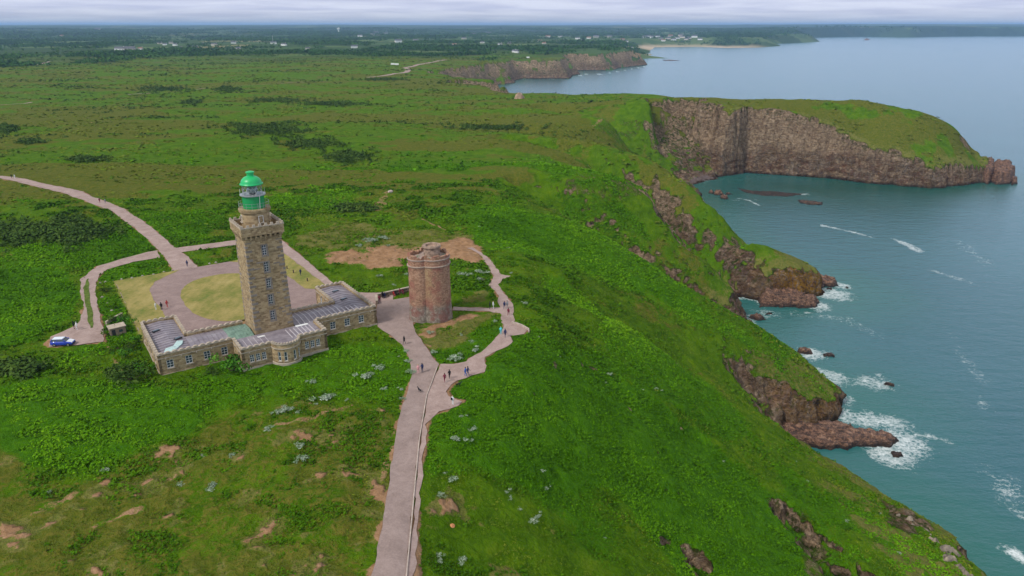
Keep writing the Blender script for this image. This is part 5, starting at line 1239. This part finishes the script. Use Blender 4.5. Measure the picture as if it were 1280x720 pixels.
for k, (u, v, r_, h, lb) in enumerate([(948,398,3.6,1.8,'large dark boulder in the narrow inlet'), (938,404,2.2,1.1,'smaller dark boulder nearest the inlet wall'), (960,393,1.8,.7,'low dark rock at the inlet mouth'),
    (1036,444,2.4,.6,'flat awash rock off the headland'), (1008,440,3.,1.6,'dark rock at the headland foot, above a tongue of foam'), (1060,360,1.6,.5,'low rock off the point tip, in clear water'), (1036,361,1.8,.6,'low rock in foam beside the point'),
    (1108,480,2.,.7,'white washed rock far out from the headland'), (1021,472,2.6,1.4,'reddish rock at the headland toe'),
    (897,243,4.6,3.2,'large dark boulder on the cove beach'), (905,248,3.6,2.2,'dark boulder at the water edge of the cove beach'), (889,241,3.2,2.,'dark boulder high on the cove beach'), (911,243,2.4,1.2,'small wet boulder off the cove beach')]):
    x, y = P(u, v, 0); g = np.random.default_rng(k+50); pg = [(x+r_*(.7+.5*g.random())*math.cos(t), y+r_*(.7+.5*g.random())*math.sin(t)) for t in np.linspace(0, 6.28, 9)[:-1]]
    rock_at('boulder' if h > 1.3 else 'rock', pg, h, 1.8, lb, seed=60+k*5, res=max(.3, r_/9), world=True)
rock_at('reef', [(918,234),(940,238),(965,239),(990,241),(1010,243),(985,246),(955,245),(930,241)], .35, .8, 'long flat reef lying off the cove beach', seed=31, res=.8, strata=0)
rock_at('reef', [(997,250),(1012,251),(1030,253),(1028,257),(1010,256),(998,254)], .9, 1.0, 'small broken reef in the middle of the cove', seed=37, res=.6)
for pg, h, lb, sd_, tl_ in (([(1234,224),(1240,212),(1262,214),(1268,222),(1262,230),(1244,231)], 9.5, 'tall rectangular sea stack off the end of the big headland', 41, (.0,.0)),
                      ([(1222,226),(1226,214),(1240,212),(1243,224),(1236,231)], 12, 'narrow rock pinnacle joined to the end of the big headland', 47, (.0,.05)),
                      ([(1262,225),(1270,222),(1272,229),(1264,232)], 2.5, 'low rock at the seaward foot of the sea stack', 49, (0,0))):
    rock_at('sea_stack' if h > 5 else 'rock', pg, h, 5., lb, tl_, seed=sd_, res=.8)
# outcrop at the edge of the moor and stones in the turf
x, y = at(648, 123); g = np.random.default_rng(5)
rock_at('rock_outcrop', [(x+6*math.cos(t)*(.7+.5*g.random()), y+5*math.sin(t)*(.7+.5*g.random())) for t in np.linspace(0, 6.28, 9)[:-1]], 5.0, 2.2, 'brown rock outcrop standing alone at the far edge of the moor', seed=77, res=.7, world=True, base=float(zat(x, y)), group='rocks in the turf', mat=plain('outcrop_stone', (.32,.22,.15), .9, var=.4, scale=.4))
M_OST = plain('orange_stone', (.50,.22,.09), .9, var=.2); M_GST = plain('pale_stone', (.30,.27,.23), .9, var=.3, scale=1.5)
def small_stone(x, y, s, mat, lb, name='stone', cat='stone', grp='stones in the turf', seed=0, sq=.7):
    bm = bmesh.new(); bmesh.ops.create_icosphere(bm, subdivisions=2, radius=s); g = random.Random(seed)
    for v_ in bm.verts: v_.co *= 1+g.uniform(-.16, .16); v_.co.z *= sq; v_.co.x *= 1.2
    me = bpy.data.meshes.new(name); bm.to_mesh(me); bm.free(); me.materials.append(mat); o = bpy.data.objects.new(name, me); COL.objects.link(o)
    o.location = (x, y, float(zat(x, y))+s*.35); o.rotation_euler = (0, 0, seed); return tag(o, lb, cat, grp)
x, y = at(564, 658.5); small_stone(x, y, .4, M_OST, 'small orange stone in the turf right of the road', seed=3)
bs = [(125,354),(132,353),(141,351),(152,349.5),(165,348),(178,345.5),(192,343.5),(205,340.5),(216,338.5),(262,330),(270,328.5),(128,372),(134,380),(140,389),(147,397),(154,404)]
for k, (u, v) in enumerate(bs):
    x, y = at(u, v); row = 'far edge of the yard' if k < 11 else 'left edge of the yard'
    small_stone(x, y, .3, M_GST, f'pale boundary stone, {ORD[k if k < 11 else k-11]} along the {row} from its outer corner', 'boundary_stone', 'stone', 'boundary stones round the yard', k+9, .9)
# gannet-washed ledge: pale knobbly crest low on the right, built where the slope breaks to the sea
for k, (u, v, s) in enumerate([(1128,640,1.6),(1142,646,1.5),(1152,655,1.7),(1163,663,1.5),(1172,672,2.2),(1184,684,2.4),(1192,695,2.2),(1205,706,2.),(1214,716,1.8)]):
    x, y, zz = hit([u-4], [v+4]); x, y = float(x[0]), float(y[0])
    g = np.random.default_rng(400+k)
    rock_at('crag', [(x+s*.95*math.cos(t)*(.7+.6*g.random()), y+s*.75*math.sin(t)*(.7+.6*g.random())) for t in np.linspace(0, 6.28, 9)[:-1]], s*.6, 1.6,
            f'pale crag, {ORD[k]} from the top of the row edging the near cliff', seed=500+k*3, res=.28, world=True, base=float(zat(x, y))-.2, group='pale crags edging the near cliff', mat=plain('pale_crag', (.20,.165,.125), .9, var=.7, scale=.9, bump=.25) if k == 0 else bpy.data.materials['pale_crag'])
# ---------------------------------------------------------------- people
def skin_mesh(V, E, rad, sub=1, root=0, mats=None, region=None):
    me = bpy.data.meshes.new('person'); me.from_pydata([tuple(v) for v in V], E, [])
    o = bpy.data.objects.new('person', me); COL.objects.link(o)
    m = o.modifiers.new('skin', 'SKIN'); m.use_smooth_shade = True
    sv = me.skin_vertices[0].data
    for i, r_ in enumerate(rad): sv[i].radius = (r_, r_) if not isinstance(r_, tuple) else r_; sv[i].use_root = (i == root)
    s = o.modifiers.new('sub', 'SUBSURF'); s.levels = sub; s.render_levels = sub
    dg = bpy.context.evaluated_depsgraph_get(); ev = o.evaluated_get(dg); out = bpy.data.meshes.new_from_object(ev)
    bpy.data.objects.remove(o); return out
def body(pose='stand'):
    """joints in metres, facing +Y, feet on z = 0"""
    V = []; E = []; Rd = []; reg = []
    def add(p, r_, par=None, g='top'):
        V.append(p); Rd.append(r_); reg.append(g)
        if par is not None: E.append((par, len(V)-1))
        return len(V)-1
    sit = pose == 'sit'; hz_ = .50 if sit else .93
    pel = add((0, 0, hz_), (.15, .11), None, 'leg'); wa = add((0, .01, hz_+.2), (.135, .10), pel); ch = add((0, .0, hz_+.38), (.165, .115), wa); sh = add((0, -.01, hz_+.50), (.13, .09), ch)
    nk = add((0, 0, hz_+.58), .055, sh, 'skin'); hd = add((0, .015, hz_+.68), (.075, .09), nk, 'skin'); ht = add((0, .01, hz_+.79), (.07, .085), hd, 'skin')
    add((0, .125, hz_+.69), .014, hd, 'skin'); add((.088, .0, hz_+.69), .018, hd, 'skin'); add((-.088, .0, hz_+.69), .018, hd, 'skin')
    st = {'walk': .30, 'stride': .36, 'stand': .0, 'sit': 0}[pose]
    for s in (-1, 1):
        hp = add((s*.095, 0, hz_-.03), .095, pel, 'leg')
        if sit:
            kn = add((s*.12, .42, .50), .062, hp, 'leg'); an = add((s*.12, .46, .10), .042, kn, 'leg'); to = add((s*.13, .60, .045), .04, an, 'shoe')
        else:
            f = s*st
            kn = add((s*.10, f*.42+.05, .50), .062, hp, 'leg'); an = add((s*.10, f*.9-.02, .10+(0.05 if f < 0 else 0)), .04, kn, 'leg'); to = add((s*.115, f*.9+.13, .042), .04, an, 'shoe')
        sd_ = add((s*.19, -.01, hz_+.46), .062, sh); 
        if sit: el = add((s*.25, .10, hz_+.24), .045, sd_); wr_ = add((s*.18, .30, hz_+.14), .032, el, 'skin')
        elif pose == 'stand' and s > 0: el = add((s*.28, -.04, hz_+.22), .045, sd_); wr_ = add((s*.20, .16, hz_+.18), .032, el, 'skin')
        else: el = add((s*.25, -s*st*.25-.02, hz_+.20), .045, sd_); wr_ = add((s*.25, -s*st*.6+.10, hz_-.02), .032, el, 'skin')
        e_ = Vector(V[el]); w_ = Vector(V[wr_]); d = (w_-e_).normalized(); side = Vector((0, 1, 0)) if abs(d.y) < .7 else Vector((s, 0, 0)); side = (side-d*side.dot(d)).normalized(); nrm = d.cross(side)
        pm = add(tuple(w_+d*.055), (.034, .022), wr_, 'skin')
        for q, ln in zip((-1.5, -.5, .5, 1.5), (.062, .075, .08, .068)):
            b0 = add(tuple(w_+d*.095+side*q*.019), .0095, pm, 'skin'); b1 = add(tuple(w_+d*(.095+ln*.5)+side*q*.021-nrm*.006*s), .0085, b0, 'skin'); add(tuple(w_+d*(.095+ln*.9)+side*q*.021-nrm*.022*s), .007, b1, 'skin')
        t0 = add(tuple(w_+d*.035+side*.040), .011, pm, 'skin'); add(tuple(w_+d*.075+side*.062-nrm*.01*s), .009, t0, 'skin')
    me = skin_mesh(V, E, Rd)
    co = np.empty(len(me.vertices)*3); me.vertices.foreach_get('co', co); co = co.reshape(-1, 3)
    pts = np.array(V); cen = np.array([co[list(p.vertices)].mean(0) for p in me.polygons])
    names = ['top', 'leg', 'skin', 'shoe']
    # nearest bone decides the region
    bi = np.array(E); a = pts[bi[:, 0]]; b = pts[bi[:, 1]]; ab = b-a
    t = np.clip(((cen[:, None]-a)*ab).sum(-1)/np.maximum((ab**2).sum(-1), 1e-9), 0, 1); dd = np.linalg.norm(cen[:, None]-a-ab*t[..., None], axis=-1); k = dd.argmin(1)
    ridx = [names.index(reg[bi[i, 1]] if t[j, i] > .35 or reg[bi[i, 0]] == reg[bi[i, 1]] else reg[bi[i, 0]]) for j, i in enumerate(k)]
    me.polygons.foreach_set('material_index', ridx); me.polygons.foreach_set('use_smooth', [True]*len(me.polygons))
    return me, hz_
BODIES = {p: body(p) for p in ('walk', 'stride', 'stand', 'sit')}
_cm = {}
def cloth(c):
    if c not in _cm: _cm[c] = plain('cloth', c, .85, .2, var=.1, scale=8)
    return _cm[c]
SKIN = plain('skin', (.50,.30,.21), .6, .3, var=.05); HAIRM = {k: plain(k+'_hair', c, .8) for k, c in dict(dark=(.03,.02,.015), brown=(.10,.055,.03), fair=(.38,.26,.12), grey=(.4,.38,.36)).items()}
C_ = dict(black=(.015,.015,.018), navy=(.02,.03,.09), blue=(.05,.12,.40), red=(.42,.04,.04), white=(.75,.75,.74), grey=(.22,.22,.23), cyan=(.12,.55,.62), pink=(.60,.30,.30), teal=(.03,.20,.22), brown=(.13,.08,.05), maroon=(.18,.03,.05), beige=(.45,.37,.27), green=(.05,.12,.05), jeans=(.06,.10,.20), orange=(.6,.2,.05))
hair_bm = {}
def person(u, v, pose, heading, top, leg, label, hair='dark', bag=None, sc=1., group='walkers on the headland', seat=0.):
    x, y = at(u, v) if isinstance(u, (int, float)) and v is not None else u
    me, hz_ = BODIES[pose]; me = me.copy(); me.materials.clear()
    for m in (cloth(C_[top]), cloth(C_[leg]), SKIN, cloth(C_['black'])): me.materials.append(m)
    o = bpy.data.objects.new('person', me); COL.objects.link(o); o.location = (x, y, float(zat(x, y))+.16*on_paving(x, y)+seat); o.rotation_euler = (0, 0, R(heading)); o.scale = (sc,)*3
    tag(o, label, 'person', group)
    mb = MB(); mb.lathe([(.03, -.10), (.088, -.09), (.098, -.02), (.095, .05), (.07, .095), (.02, .112)], 14, Matrix.Translation((0, -.012, hz_+.75)) @ Matrix.Rotation(-.25, 4, 'X'))
    mb.build('hair', HAIRM[hair], o, smooth=True)
    mb = MB(); mb.lathe([(.19, -.11), (.185, .05), (.19, .25), (.21, .40), (.15, .50)], 16, Matrix.Translation((0, 0, hz_)) @ Matrix.Scale(.72, 4, (0, 1, 0))); mb.build('jacket', cloth(C_[top]), o, smooth=True)
    if bag:
        mb = MB(); mb.box(-.15, .15, -.32, -.13, hz_+.08, hz_+.50, top=.02); mb.build('backpack', cloth(C_[bag]), o, bevel=.03)
    return o
def on_paving(x, y):
    for _, pg in LAYOUT_ROADS+[('y', YARD)]:
        if float(sdf(np.array([x]), np.array([y]), pg)[0]) > .3: return 1
    return 0
PP = [
 (505.5,431,'walk',150,'black','jeans','person in a black jacket walking down the road from the plaza','dark',None),
 (523,467.5,'stand',200,'pink','jeans','person in pink standing in the road beside a taller dark-clad companion','fair',None),
 (528,466,'stand',160,'navy','black','tall person in navy standing in the road beside a companion in pink','dark','black'),
 (556,478.5,'walk',30,'maroon','black','person in maroon on the gravel just right of the kerb','brown',None),
 (562,474,'walk',20,'black','black','slim person all in black on the gravel beside one in maroon','dark',None),
 (582,471,'walk',250,'blue','jeans','person in bright blue on the gravel footpath below the old tower','brown',None),
 (585,470,'walk',250,'navy','jeans','person in navy close beside the one in bright blue','dark',None),
 (566,507,'stand',320,'white','black','person in white and black waiting in the small gravel bay beside the road','fair','black'),
 (626,418,'stand',180,'cyan','beige','person in light cyan on the footpath near the viewpoint','fair',None),
 (631.5,422,'walk',200,'navy','grey','person in navy on the footpath beside the one in cyan','dark','grey'),
 (635.5,395,'walk',350,'maroon','black','lone person in maroon halfway between the viewpoint and the cross path','dark',None),
 (630.5,386.5,'walk',170,'navy','jeans','person in navy where the cross path meets the outer footpath','brown',None),
 (634,386,'walk',170,'grey','black','person in grey beside the one in navy at the path meeting','dark',None),
 (612.5,387,'stand',90,'black','black','person in black standing on the cross path from the old tower','dark',None),
 (616.5,386.5,'stand',270,'white','black','person in a white top standing on the cross path','fair',None),
 (234.5,334,'stand',180,'navy','black','lone person in navy at the courtyard entrance','dark',None),
 (195.5,388,'stand',90,'white','grey','person in white, first of three standing in the courtyard','fair',None),
 (202.5,388,'stand',200,'black','black','person in black, middle one of three standing in the courtyard','dark',None),
 (209.5,385,'walk',250,'red','beige','person in red, last of three in the courtyard','brown',None),
 (376,345,'walk',40,'navy','black','lone person in dark clothes on the lane behind the courtyard','dark',None),
 (125,254,'walk',30,'maroon','black','person in maroon far off on the curving drive','dark',None),
 (132,255,'walk',30,'grey','black','person in grey beside another on the curving drive','dark',None),
 (15,223.5,'walk',80,'black','jeans','person in black farthest away at the start of the drive','dark',None),
 (19,224,'walk',80,'white','jeans','person in white beside the one in black at the far start of the drive','grey',None),
 (93,412,'stand',300,'black','white','person in black and white beside the parked car','dark',None),
 (97,413,'stand',120,'white','black','person in a white shirt near the parked car','grey',None),
 (474.5,378.5,'stand',200,'maroon','black','person in maroon standing by the end of the low plaza wall','dark',None),
]
for (u, v, ps, hd_, tp, lg, lb, hr, bg_) in PP: person(u, v, ps, hd_, tp, lg, lb, hr, bg_, sc=1.02)
# low plaza wall with a bench along it
S_LOW = stone('low_wall_stone', [(.17,.12,.09), (.30,.22,.165), (.42,.33,.25)], (.38,.31,.25), .5, .25).m
pw = [P(472.5,372.5,60), P(512,363.5,60)]
def block_wall(p, q, w, h, label, mat=S_LOW, cap=True, z=60., name='low_wall', group=None):
    d = Vector((q[0]-p[0], q[1]-p[1], 0)); r_ = empty(name, (p[0], p[1], z-.1), math.atan2(d.y, d.x)); tag(r_, label, 'wall', group)
    MB().box(0, d.length, -w/2, w/2, -.3, h, top=.0).build('wall', mat, r_); MB().box(-.04, d.length+.04, -w/2-.04, w/2+.04, h+.002, h+.13).build('coping', S_COPE, r_); return r_
block_wall(pw[0], pw[1], .45, 1.05, 'low stone wall along the back of the plaza behind the seated visitors')
p2 = P(471.2,381,60); block_wall(p2, (pw[0][0]-.3, pw[0][1]-.5), .45, 1.0, 'short stone wall closing the plaza beside the house')
bd = Vector((pw[1][0]-pw[0][0], pw[1][1]-pw[0][1], 0)); bn = Vector((bd.y, -bd.x, 0)).normalized(); ang = math.atan2(bd.y, bd.x)
for k, f in enumerate((.10, .42, .70)):
    p = Vector((*pw[0], 60.05))+bd*f+bn*.62; b_ = empty('bench', p, ang); tag(b_, f'wooden bench, {ORD[k]} from the house along the plaza wall', 'bench', 'benches along the plaza wall')
    MB().box(0, 1.7, -.22, .2, .40, .45).build('seat', M_TWIG, b_); MB().box(0, 1.7, .16, .20, .5, .85).build('backrest', M_TWIG, b_)
    for xx in (.1, 1.5): MB().box(xx, xx+.1, -.2, .2, 0, .399).build('leg', M_TWIG, b_)
for f, off, tp, lg, lb, hr in ((.115,.66,'black','black','seated person in black, first on the plaza benches from the house','dark'), (.165,.66,'navy','jeans','seated person in navy, second on the plaza benches from the house','brown'), (.45,.66,'red','jeans','seated person in a red top in the middle of the plaza benches','dark'),
                         (.50,.66,'black','grey','seated person in black right beside the one in red','dark'), (.735,.66,'maroon','black','seated person in maroon on the bench nearest the old tower','dark')):
    p = Vector((*pw[0], 0))+bd*f+bn*off; person((p.x, p.y), None, 'sit', math.degrees(ang)+180, tp, lg, lb, hr, group='visitors seated at the plaza', seat=-.12)
for u, v, lb in ((478.5,373.5,'standing person in dark clothes by the nearest plaza bench'), (500,369,'standing person in dark clothes between two plaza benches')):
    person(u, v, 'stand', math.degrees(ang)+180, 'black' if u < 490 else 'maroon', 'black', lb, group='visitors seated at the plaza')
# ---------------------------------------------------------------- dogs
def dog(u, v, hd_, label):
    x, y = at(u, v); V = [(0,0,.42),(0,.22,.43),(0,.40,.45),(0,.50,.58),(0,.60,.66),(0,.72,.63),(0,-.18,.42),(0,-.30,.46),(0,-.42,.56)]; E = [(0,1),(1,2),(2,3),(3,4),(4,5),(0,6),(6,7),(7,8)]; Rd = [.11,.125,.10,.065,.068,.032,.10,.04,.02]
    for s in (-1, 1):
        b = len(V); V += [(s*.08,.26,.34),(s*.08,.24,.18),(s*.08,.26,.03),(s*.08,.31,.025)]; Rd += [.05,.028,.022,.024]; E += [(1,b),(b,b+1),(b+1,b+2),(b+2,b+3)]
        b = len(V); V += [(s*.085,-.16,.33),(s*.085,-.10,.24),(s*.085,-.25,.15),(s*.085,-.22,.03),(s*.085,-.17,.025)]; Rd += [.06,.04,.024,.02,.024]; E += [(6,b),(b,b+1),(b+1,b+2),(b+2,b+3),(b+3,b+4)]
        b = len(V); V += [(s*.045,.585,.735)]; Rd += [.015]; E += [(4,b)]
    me = skin_mesh(V, E, Rd); me.materials.append(cloth(C_['black'])); o = bpy.data.objects.new('dog', me); COL.objects.link(o); o.location = (x, y, float(zat(x, y))+.15*on_paving(x, y)); o.rotation_euler = (0, 0, R(hd_)); o.scale = (1.15,)*3
    return tag(o, label, 'dog')
dog(525, 491, 40, 'black dog alone in the middle of the asphalt road'); dog(572.5, 483, 300, 'small black dog at the edge of the gravel footpath')
# ---------------------------------------------------------------- car
n = NT('car_blue_paint'); n.out((.02,.05,.42), .25, None, .5); n.b.inputs['Coat Weight'].default_value = .6; M_CB = n.m
n = NT('car_white_and_sky'); n.out((.70,.73,.78), .25, None, .5); n.b.inputs['Coat Weight'].default_value = .6; M_CW = n.m  # white of the roof; on the bonnet it paints in reflected sky
M_TYRE = plain('rubber', (.02,.02,.02), .9); M_HL = plain('headlight_glass', (.7,.72,.75), .1, .8); M_TL = plain('tail_light_glass', (.35,.02,.02), .2, .6)
def car(x, y, ang, label):
    r_ = empty('parked_car', (x, y, 60.02), ang); tag(r_, label, 'car')
    # sections along x: (x, halfwidth, z_low, z_belt)
    S = [(-2.08,.70,.42,.86),(-2.0,.80,.30,.98),(-1.5,.86,.24,1.02),(-.6,.88,.22,1.0),(.6,.88,.22,.98),(.95,.88,.22,.97),(1.5,.84,.24,.88),(1.95,.76,.28,.76),(2.1,.62,.40,.66)]
    def ring(x_, w, z0, z1): return [(x_,-w*.92,z0),(x_,-w,z0+.15),(x_,-w,(z0+z1)/2),(x_,-w*.97,z1-.08),(x_,-w*.88,z1),(x_,w*.88,z1),(x_,w*.97,z1-.08),(x_,w,(z0+z1)/2),(x_,w,z0+.15),(x_,w*.92,z0)]
    mb = MB(); vs = [p for s in S for p in ring(*s)]; fs = []
    for i in range(len(S)-1):
        for k in range(10): fs.append((i*10+k, i*10+(k+1) % 10, (i+1)*10+(k+1) % 10, (i+1)*10+k))
    fs += [tuple(range(10)), tuple((len(S)-1)*10+k for k in range(10))[::-1]]; mb._add(vs, [f[::-1] for f in fs]); bo = mb.build('body', M_CB, r_, smooth=True)
    MB()._add([(1.0,-.72,.975),(1.52,-.70,.895),(1.98,-.6,.775),(1.98,.6,.775),(1.52,.70,.895),(1.0,.72,.975)], [(0,1,4,5),(1,2,3,4)]).build('bonnet', M_CW, r_, smooth=True)  # blue bonnet coloured white to carry the sky's reflection
    g = MB(); base = [(-1.95,-.76,1.0),(1.0,-.76,.985),(1.0,.76,.985),(-1.95,.76,1.0)]; top = [(-1.62,-.60,1.46),(.25,-.60,1.47),(.25,.60,1.47),(-1.62,.60,1.46)]
    g._add(base+top, [(0,1,5,4),(1,2,6,5),(2,3,7,6),(3,0,4,7)]); g.build('windows', M_GLASS, r_)
    rf = MB(); rf.prism([(-1.70,-.62),(.30,-.62),(.36,-.3),(.36,.3),(.30,.62),(-1.70,.62)], 1.455, 1.53, shrink=.06); rf.build('roof', M_CW, r_)
    pl = MB()
    for s in (-1, 1):
        for a, b, w in (((-1.93,s*.765,1.0),(-1.62,s*.61,1.47),.10),((-.75,s*.765,1.0),(-.72,s*.61,1.47),.045),((.98,s*.765,.99),(.27,s*.61,1.47),.05)): pl.tube(a, b, w, 6)
    pl.build('pillars', M_CB, r_)
    for xx in (-1.3, 1.28):
        for s in (-1, 1):
            M = Matrix.Translation((xx, s*.80, .31)) @ Matrix.Rotation(math.pi/2, 4, 'X')
            w = MB().lathe([(.20,-.1),(.31,-.09),(.33,-.05),(.33,.05),(.31,.09),(.20,.1)], 20, M).build('wheel', M_TYRE, r_); MB().lathe([(.02,-.108),(.19,-.105),(.19,.105),(.02,.108)], 12, M).build('rim', M_STEEL, w)
    for s in (-1, 1):
        MB().box(1.93, 2.04, s*.55-.14, s*.55+.14, .60, .74).build('headlight', M_HL, r_); MB().box(-2.06, -1.98, s*.66-.1, s*.66+.1, .72, .95).build('tail_light', M_TL, r_); MB().box(.62, .78, min(s*.86, s*1.04), max(s*.86, s*1.04), .98, 1.12).build('mirror', M_CB, r_)
    MB().box(-2.12, -2.0, -.7, .7, .3, .5).build('bumper', M_DARK, r_); MB().box(2.0, 2.13, -.62, .62, .3, .46).build('bumper', M_DARK, r_)
    return r_
x, y = P(79.5, 431, 60); pr = P(96, 429, 60); pl_ = P(63, 431, 60)
car(x, y, math.atan2(pr[1]-pl_[1], pr[0]-pl_[0])-.05, 'small blue car, white roof, sky reflection painted white on the bonnet, parked at track end')
# ---------------------------------------------------------------- shed, rails, posts
p0 = P(139,421,60); p1 = P(156,417,60); sa = math.atan2(p1[1]-p0[1], p1[0]-p0[0]); sh_ = empty('stone_shed', (p0[0], p0[1], 59.9), sa); tag(sh_, 'small low stone shed with a flat slab roof among bushes west of the house', 'shed')
MB().box(0, 2.9, 0, 2.2, -.3, 1.7).build('wall', S_LOW, sh_); MB().box(-.15, 3.05, -.15, 2.35, 1.702, 1.86).build('roof', S_COPE, sh_); MB().box(.3, .95, -.04, -.002, 0, 1.45).build('door', M_DARK, sh_); MB().box(1.6, 2.3, -.03, -.002, .7, 1.2).build('window', M_GLASS, sh_)
block_wall(P(133,406,60), P(153,395,60), .35, .75, 'short pale wall running up to the yard behind the stone shed', mat=S_COPE)
for k, (u, v) in enumerate([(359,336.5),(367,341.5),(384.4,352),(347,329)]):
    x, y = at(u, v); o = MB().prism([(-.16,-.16),(.16,-.16),(.16,.16),(-.16,.16)], -.3, .95, shrink=.25).build('post', M_TWIG, None, (x, y, float(zat(x, y))), .4)
    tag(o, f'short dark post beside the lane, {["second","third","fourth","first"][k]} from the far end', 'post', 'short posts beside the lane')
x, y = at(485, 240.5); small_stone(x+1, y, .9, M_KERB, 'pinkish lump of bare ground on the moor between the towers', seed=4); x, y = at(483, 239);  # rounded stone shape drawn for pinkish bare ground
# ---------------------------------------------------------------- far houses
M_HW = [plain('white_render', (.82,.81,.78), .8), plain('cream_render', (.62,.56,.46), .8), plain('grey_stone_render', (.40,.37,.34), .9)]; M_HR = [plain('slate_roof', (.10,.105,.12), .6), plain('brown_tile_roof', (.22,.12,.08), .8)]
def far_house(u, v, ln, label, grp, wall_i=0, roof_i=0, rot=0., h=4.5, big=1., flat=False):
    x, y, zz = hit([u], [v]); x, y, zz = float(x[0]), float(y[0]), float(zz[0]); r_ = empty('house', (x, y, zz-.3), rot); tag(r_, label, 'house', grp)
    w = 8*big; l = ln; h *= big
    MB().box(-l/2, l/2, -w/2, w/2, 0, h).build('wall', M_HW[wall_i], r_)
    rf = MB(); rise = 3.6*big if not flat else .6
    rf._add([(-l/2-.4,-w/2-.4,h),(l/2+.4,-w/2-.4,h),(l/2+.4,w/2+.4,h),(-l/2-.4,w/2+.4,h),(-l/2,0,h+rise),(l/2,0,h+rise)], [(0,1,5,4),(2,3,4,5),(1,2,5),(3,0,4),(3,2,1,0)])
    ro = rf.build('roof', M_HR[roof_i], r_); 
    if not flat: MB().box(l/2-1.6, l/2-.6, -.5, .5, h+rise-1.5, h+rise+1.2).build('chimney', M_HW[wall_i], ro)
    k = max(2, int(l/4)); 
    for i in range(min(k, 5)):
        c = -l/2+l*(i+.5)/k; MB().box(c-.6, c+.6, -w/2-.04, -w/2-.002, h*.3, h*.3+1.6).build('window', M_GLASS, r_)
    return r_
HS = {'among the trees left of the lighthouse': [(150,63.6,26),(156,63.2,22),(163,63.6,28),(176,62.5,14),(200,55,18),(206,56.5,14),(219,57,18),(225,61.5,16),(214,54.5,16),(146,53.5,20),(155,53,18),(78,46,26),(122,38,50)],
 'in the wooded country behind the lighthouse': [(244,60.5,16),(250,62,14),(252,56,16),(268,57,20),(292,54.5,20),(298,62,14),(325,51,20),(342,55,22),(355,57,20),(385,62,16),(443,60,22),(450,46,30),(466,44,30),(473,46,28),(482,43,34),(498,53,30),(520,52,26),(470,42,40)],
 'beyond the moor in the middle distance': [(563,58,16),(568,57.2,18),(573,58,14),(603,54,18),(592,44,34),(611,43,40),(625,56,16),(636,55,18),(580,49,26)],
 'on the farmland above the beach': [(643,65.5,12),(646,66,10),(675,52,20),(680,55,16),(697,54,18),(685,47,30),(700,47,28),(722,49,26),(725,51.5,22),(736,48.5,26),(745,47,34),(762,47,34),(766,51,22),(778,50.5,24),(783,52.5,20),(784,60.5,14),(790,60.5,14),(775,56,16)],
 'in the white village behind the far beach': [(806,47.5,34),(811,46.5,30),(816,47.5,32),(822,46.5,30),(829,51.5,24),(835,49,26),(842,50.5,28),(847,48.5,26),(853,47.5,30),(858,50,26),(861,48.5,28),(868,47,34),(826,49,22),(851,45.5,36),(875,50,26),(838,46,32)]}
gh = random.Random(8)
for zn, ls in HS.items():
    for k, (u, v, ln) in enumerate(sorted(ls)):
        w_i = 0 if gh.random() < .7 else gh.choice((1, 2)); sc_ = max(1., min(3.2, ln/18))
        far_house(u, v, ln, f'{["white","cream","grey"][w_i]} house {zn}, {ORD[k]} from the left', 'far houses '+zn, w_i, 0 if gh.random() < .75 else 1, gh.uniform(-.5, .5), big=sc_*1.05)
# parked vans on the moor
for u, v, lb in ((491,81.3,'larger white camper van parked beside the moor road'), (496,81.6,'white camper van just right of a larger one by the moor road'), (660,72.8,'white camper van parked above the far cliffs')):
    x, y = at(u, v); r_ = empty('camper_van', (x, y, float(zat(x, y))+.1), .1); tag(r_, lb, 'camper van', 'camper vans parked on the moor'); s = 1.25
    MB().prism([(-3*s,-1.1*s),(3*s,-1.1*s),(3*s,1.1*s),(-3*s,1.1*s)], .5, 2.9*s, shrink=.05).build('body', M_HW[0], r_); MB().box(2.4*s, 3.02*s, -1.02*s, 1.02*s, 1.6*s, 2.3*s).build('windscreen', M_GLASS, r_)
    for xx in (-2*s, 2*s):
        for sy in (-1, 1): MB().lathe([(.02,-.12),(.4,-.12),(.4,.12),(.02,.12)], 12, Matrix.Translation((xx, sy*1.0*s, .42)) @ Matrix.Rotation(math.pi/2, 4, 'X')).build('wheel', M_TYRE, r_)
# water tower and mast on the skyline
x, y, zz = hit([423.5], [41.0]); wt_ = empty('water_tower', (float(x[0]), float(y[0]), float(zz[0])-2)); tag(wt_, 'pale water tower on the wooded skyline', 'water tower'); q = float(y[0])/6000
MB().lathe([(5*q,0),(4*q,20*q),(6*q,24*q)], 20).build('stem', M_HW[0], wt_); MB().lathe([(6*q,24*q),(11*q,31*q),(11*q,37*q),(2*q,40*q)], 24).build('tank', M_HW[0], wt_)
x, y, zz = hit([341.5], [54.5]); ms = empty('mast', (float(x[0]), float(y[0]), float(zz[0])-2)); tag(ms, 'thin grey mast rising above the trees behind the lighthouse', 'mast')
MB().lathe([(1.3,0),(.7,34)], 8).build('pole', M_STEEL, ms); MB().box(-2, 2, -.3, .3, 30, 32).build('antenna', M_STEEL, ms)
rock_at('islet', [(1079,49.8),(1083,49.2),(1088,49.8),(1086,50.4),(1080,50.4)], 22, .6, 'tiny rock islet out in the far bay', seed=91, res=14, zmin=-2)
rock_at('reef', [(826,74.5),(845,75.2),(856,75.6),(845,76.1),(826,76)], 5, .12, 'thin dark reef running out below the far beach', seed=93, res=6, zmin=-1)
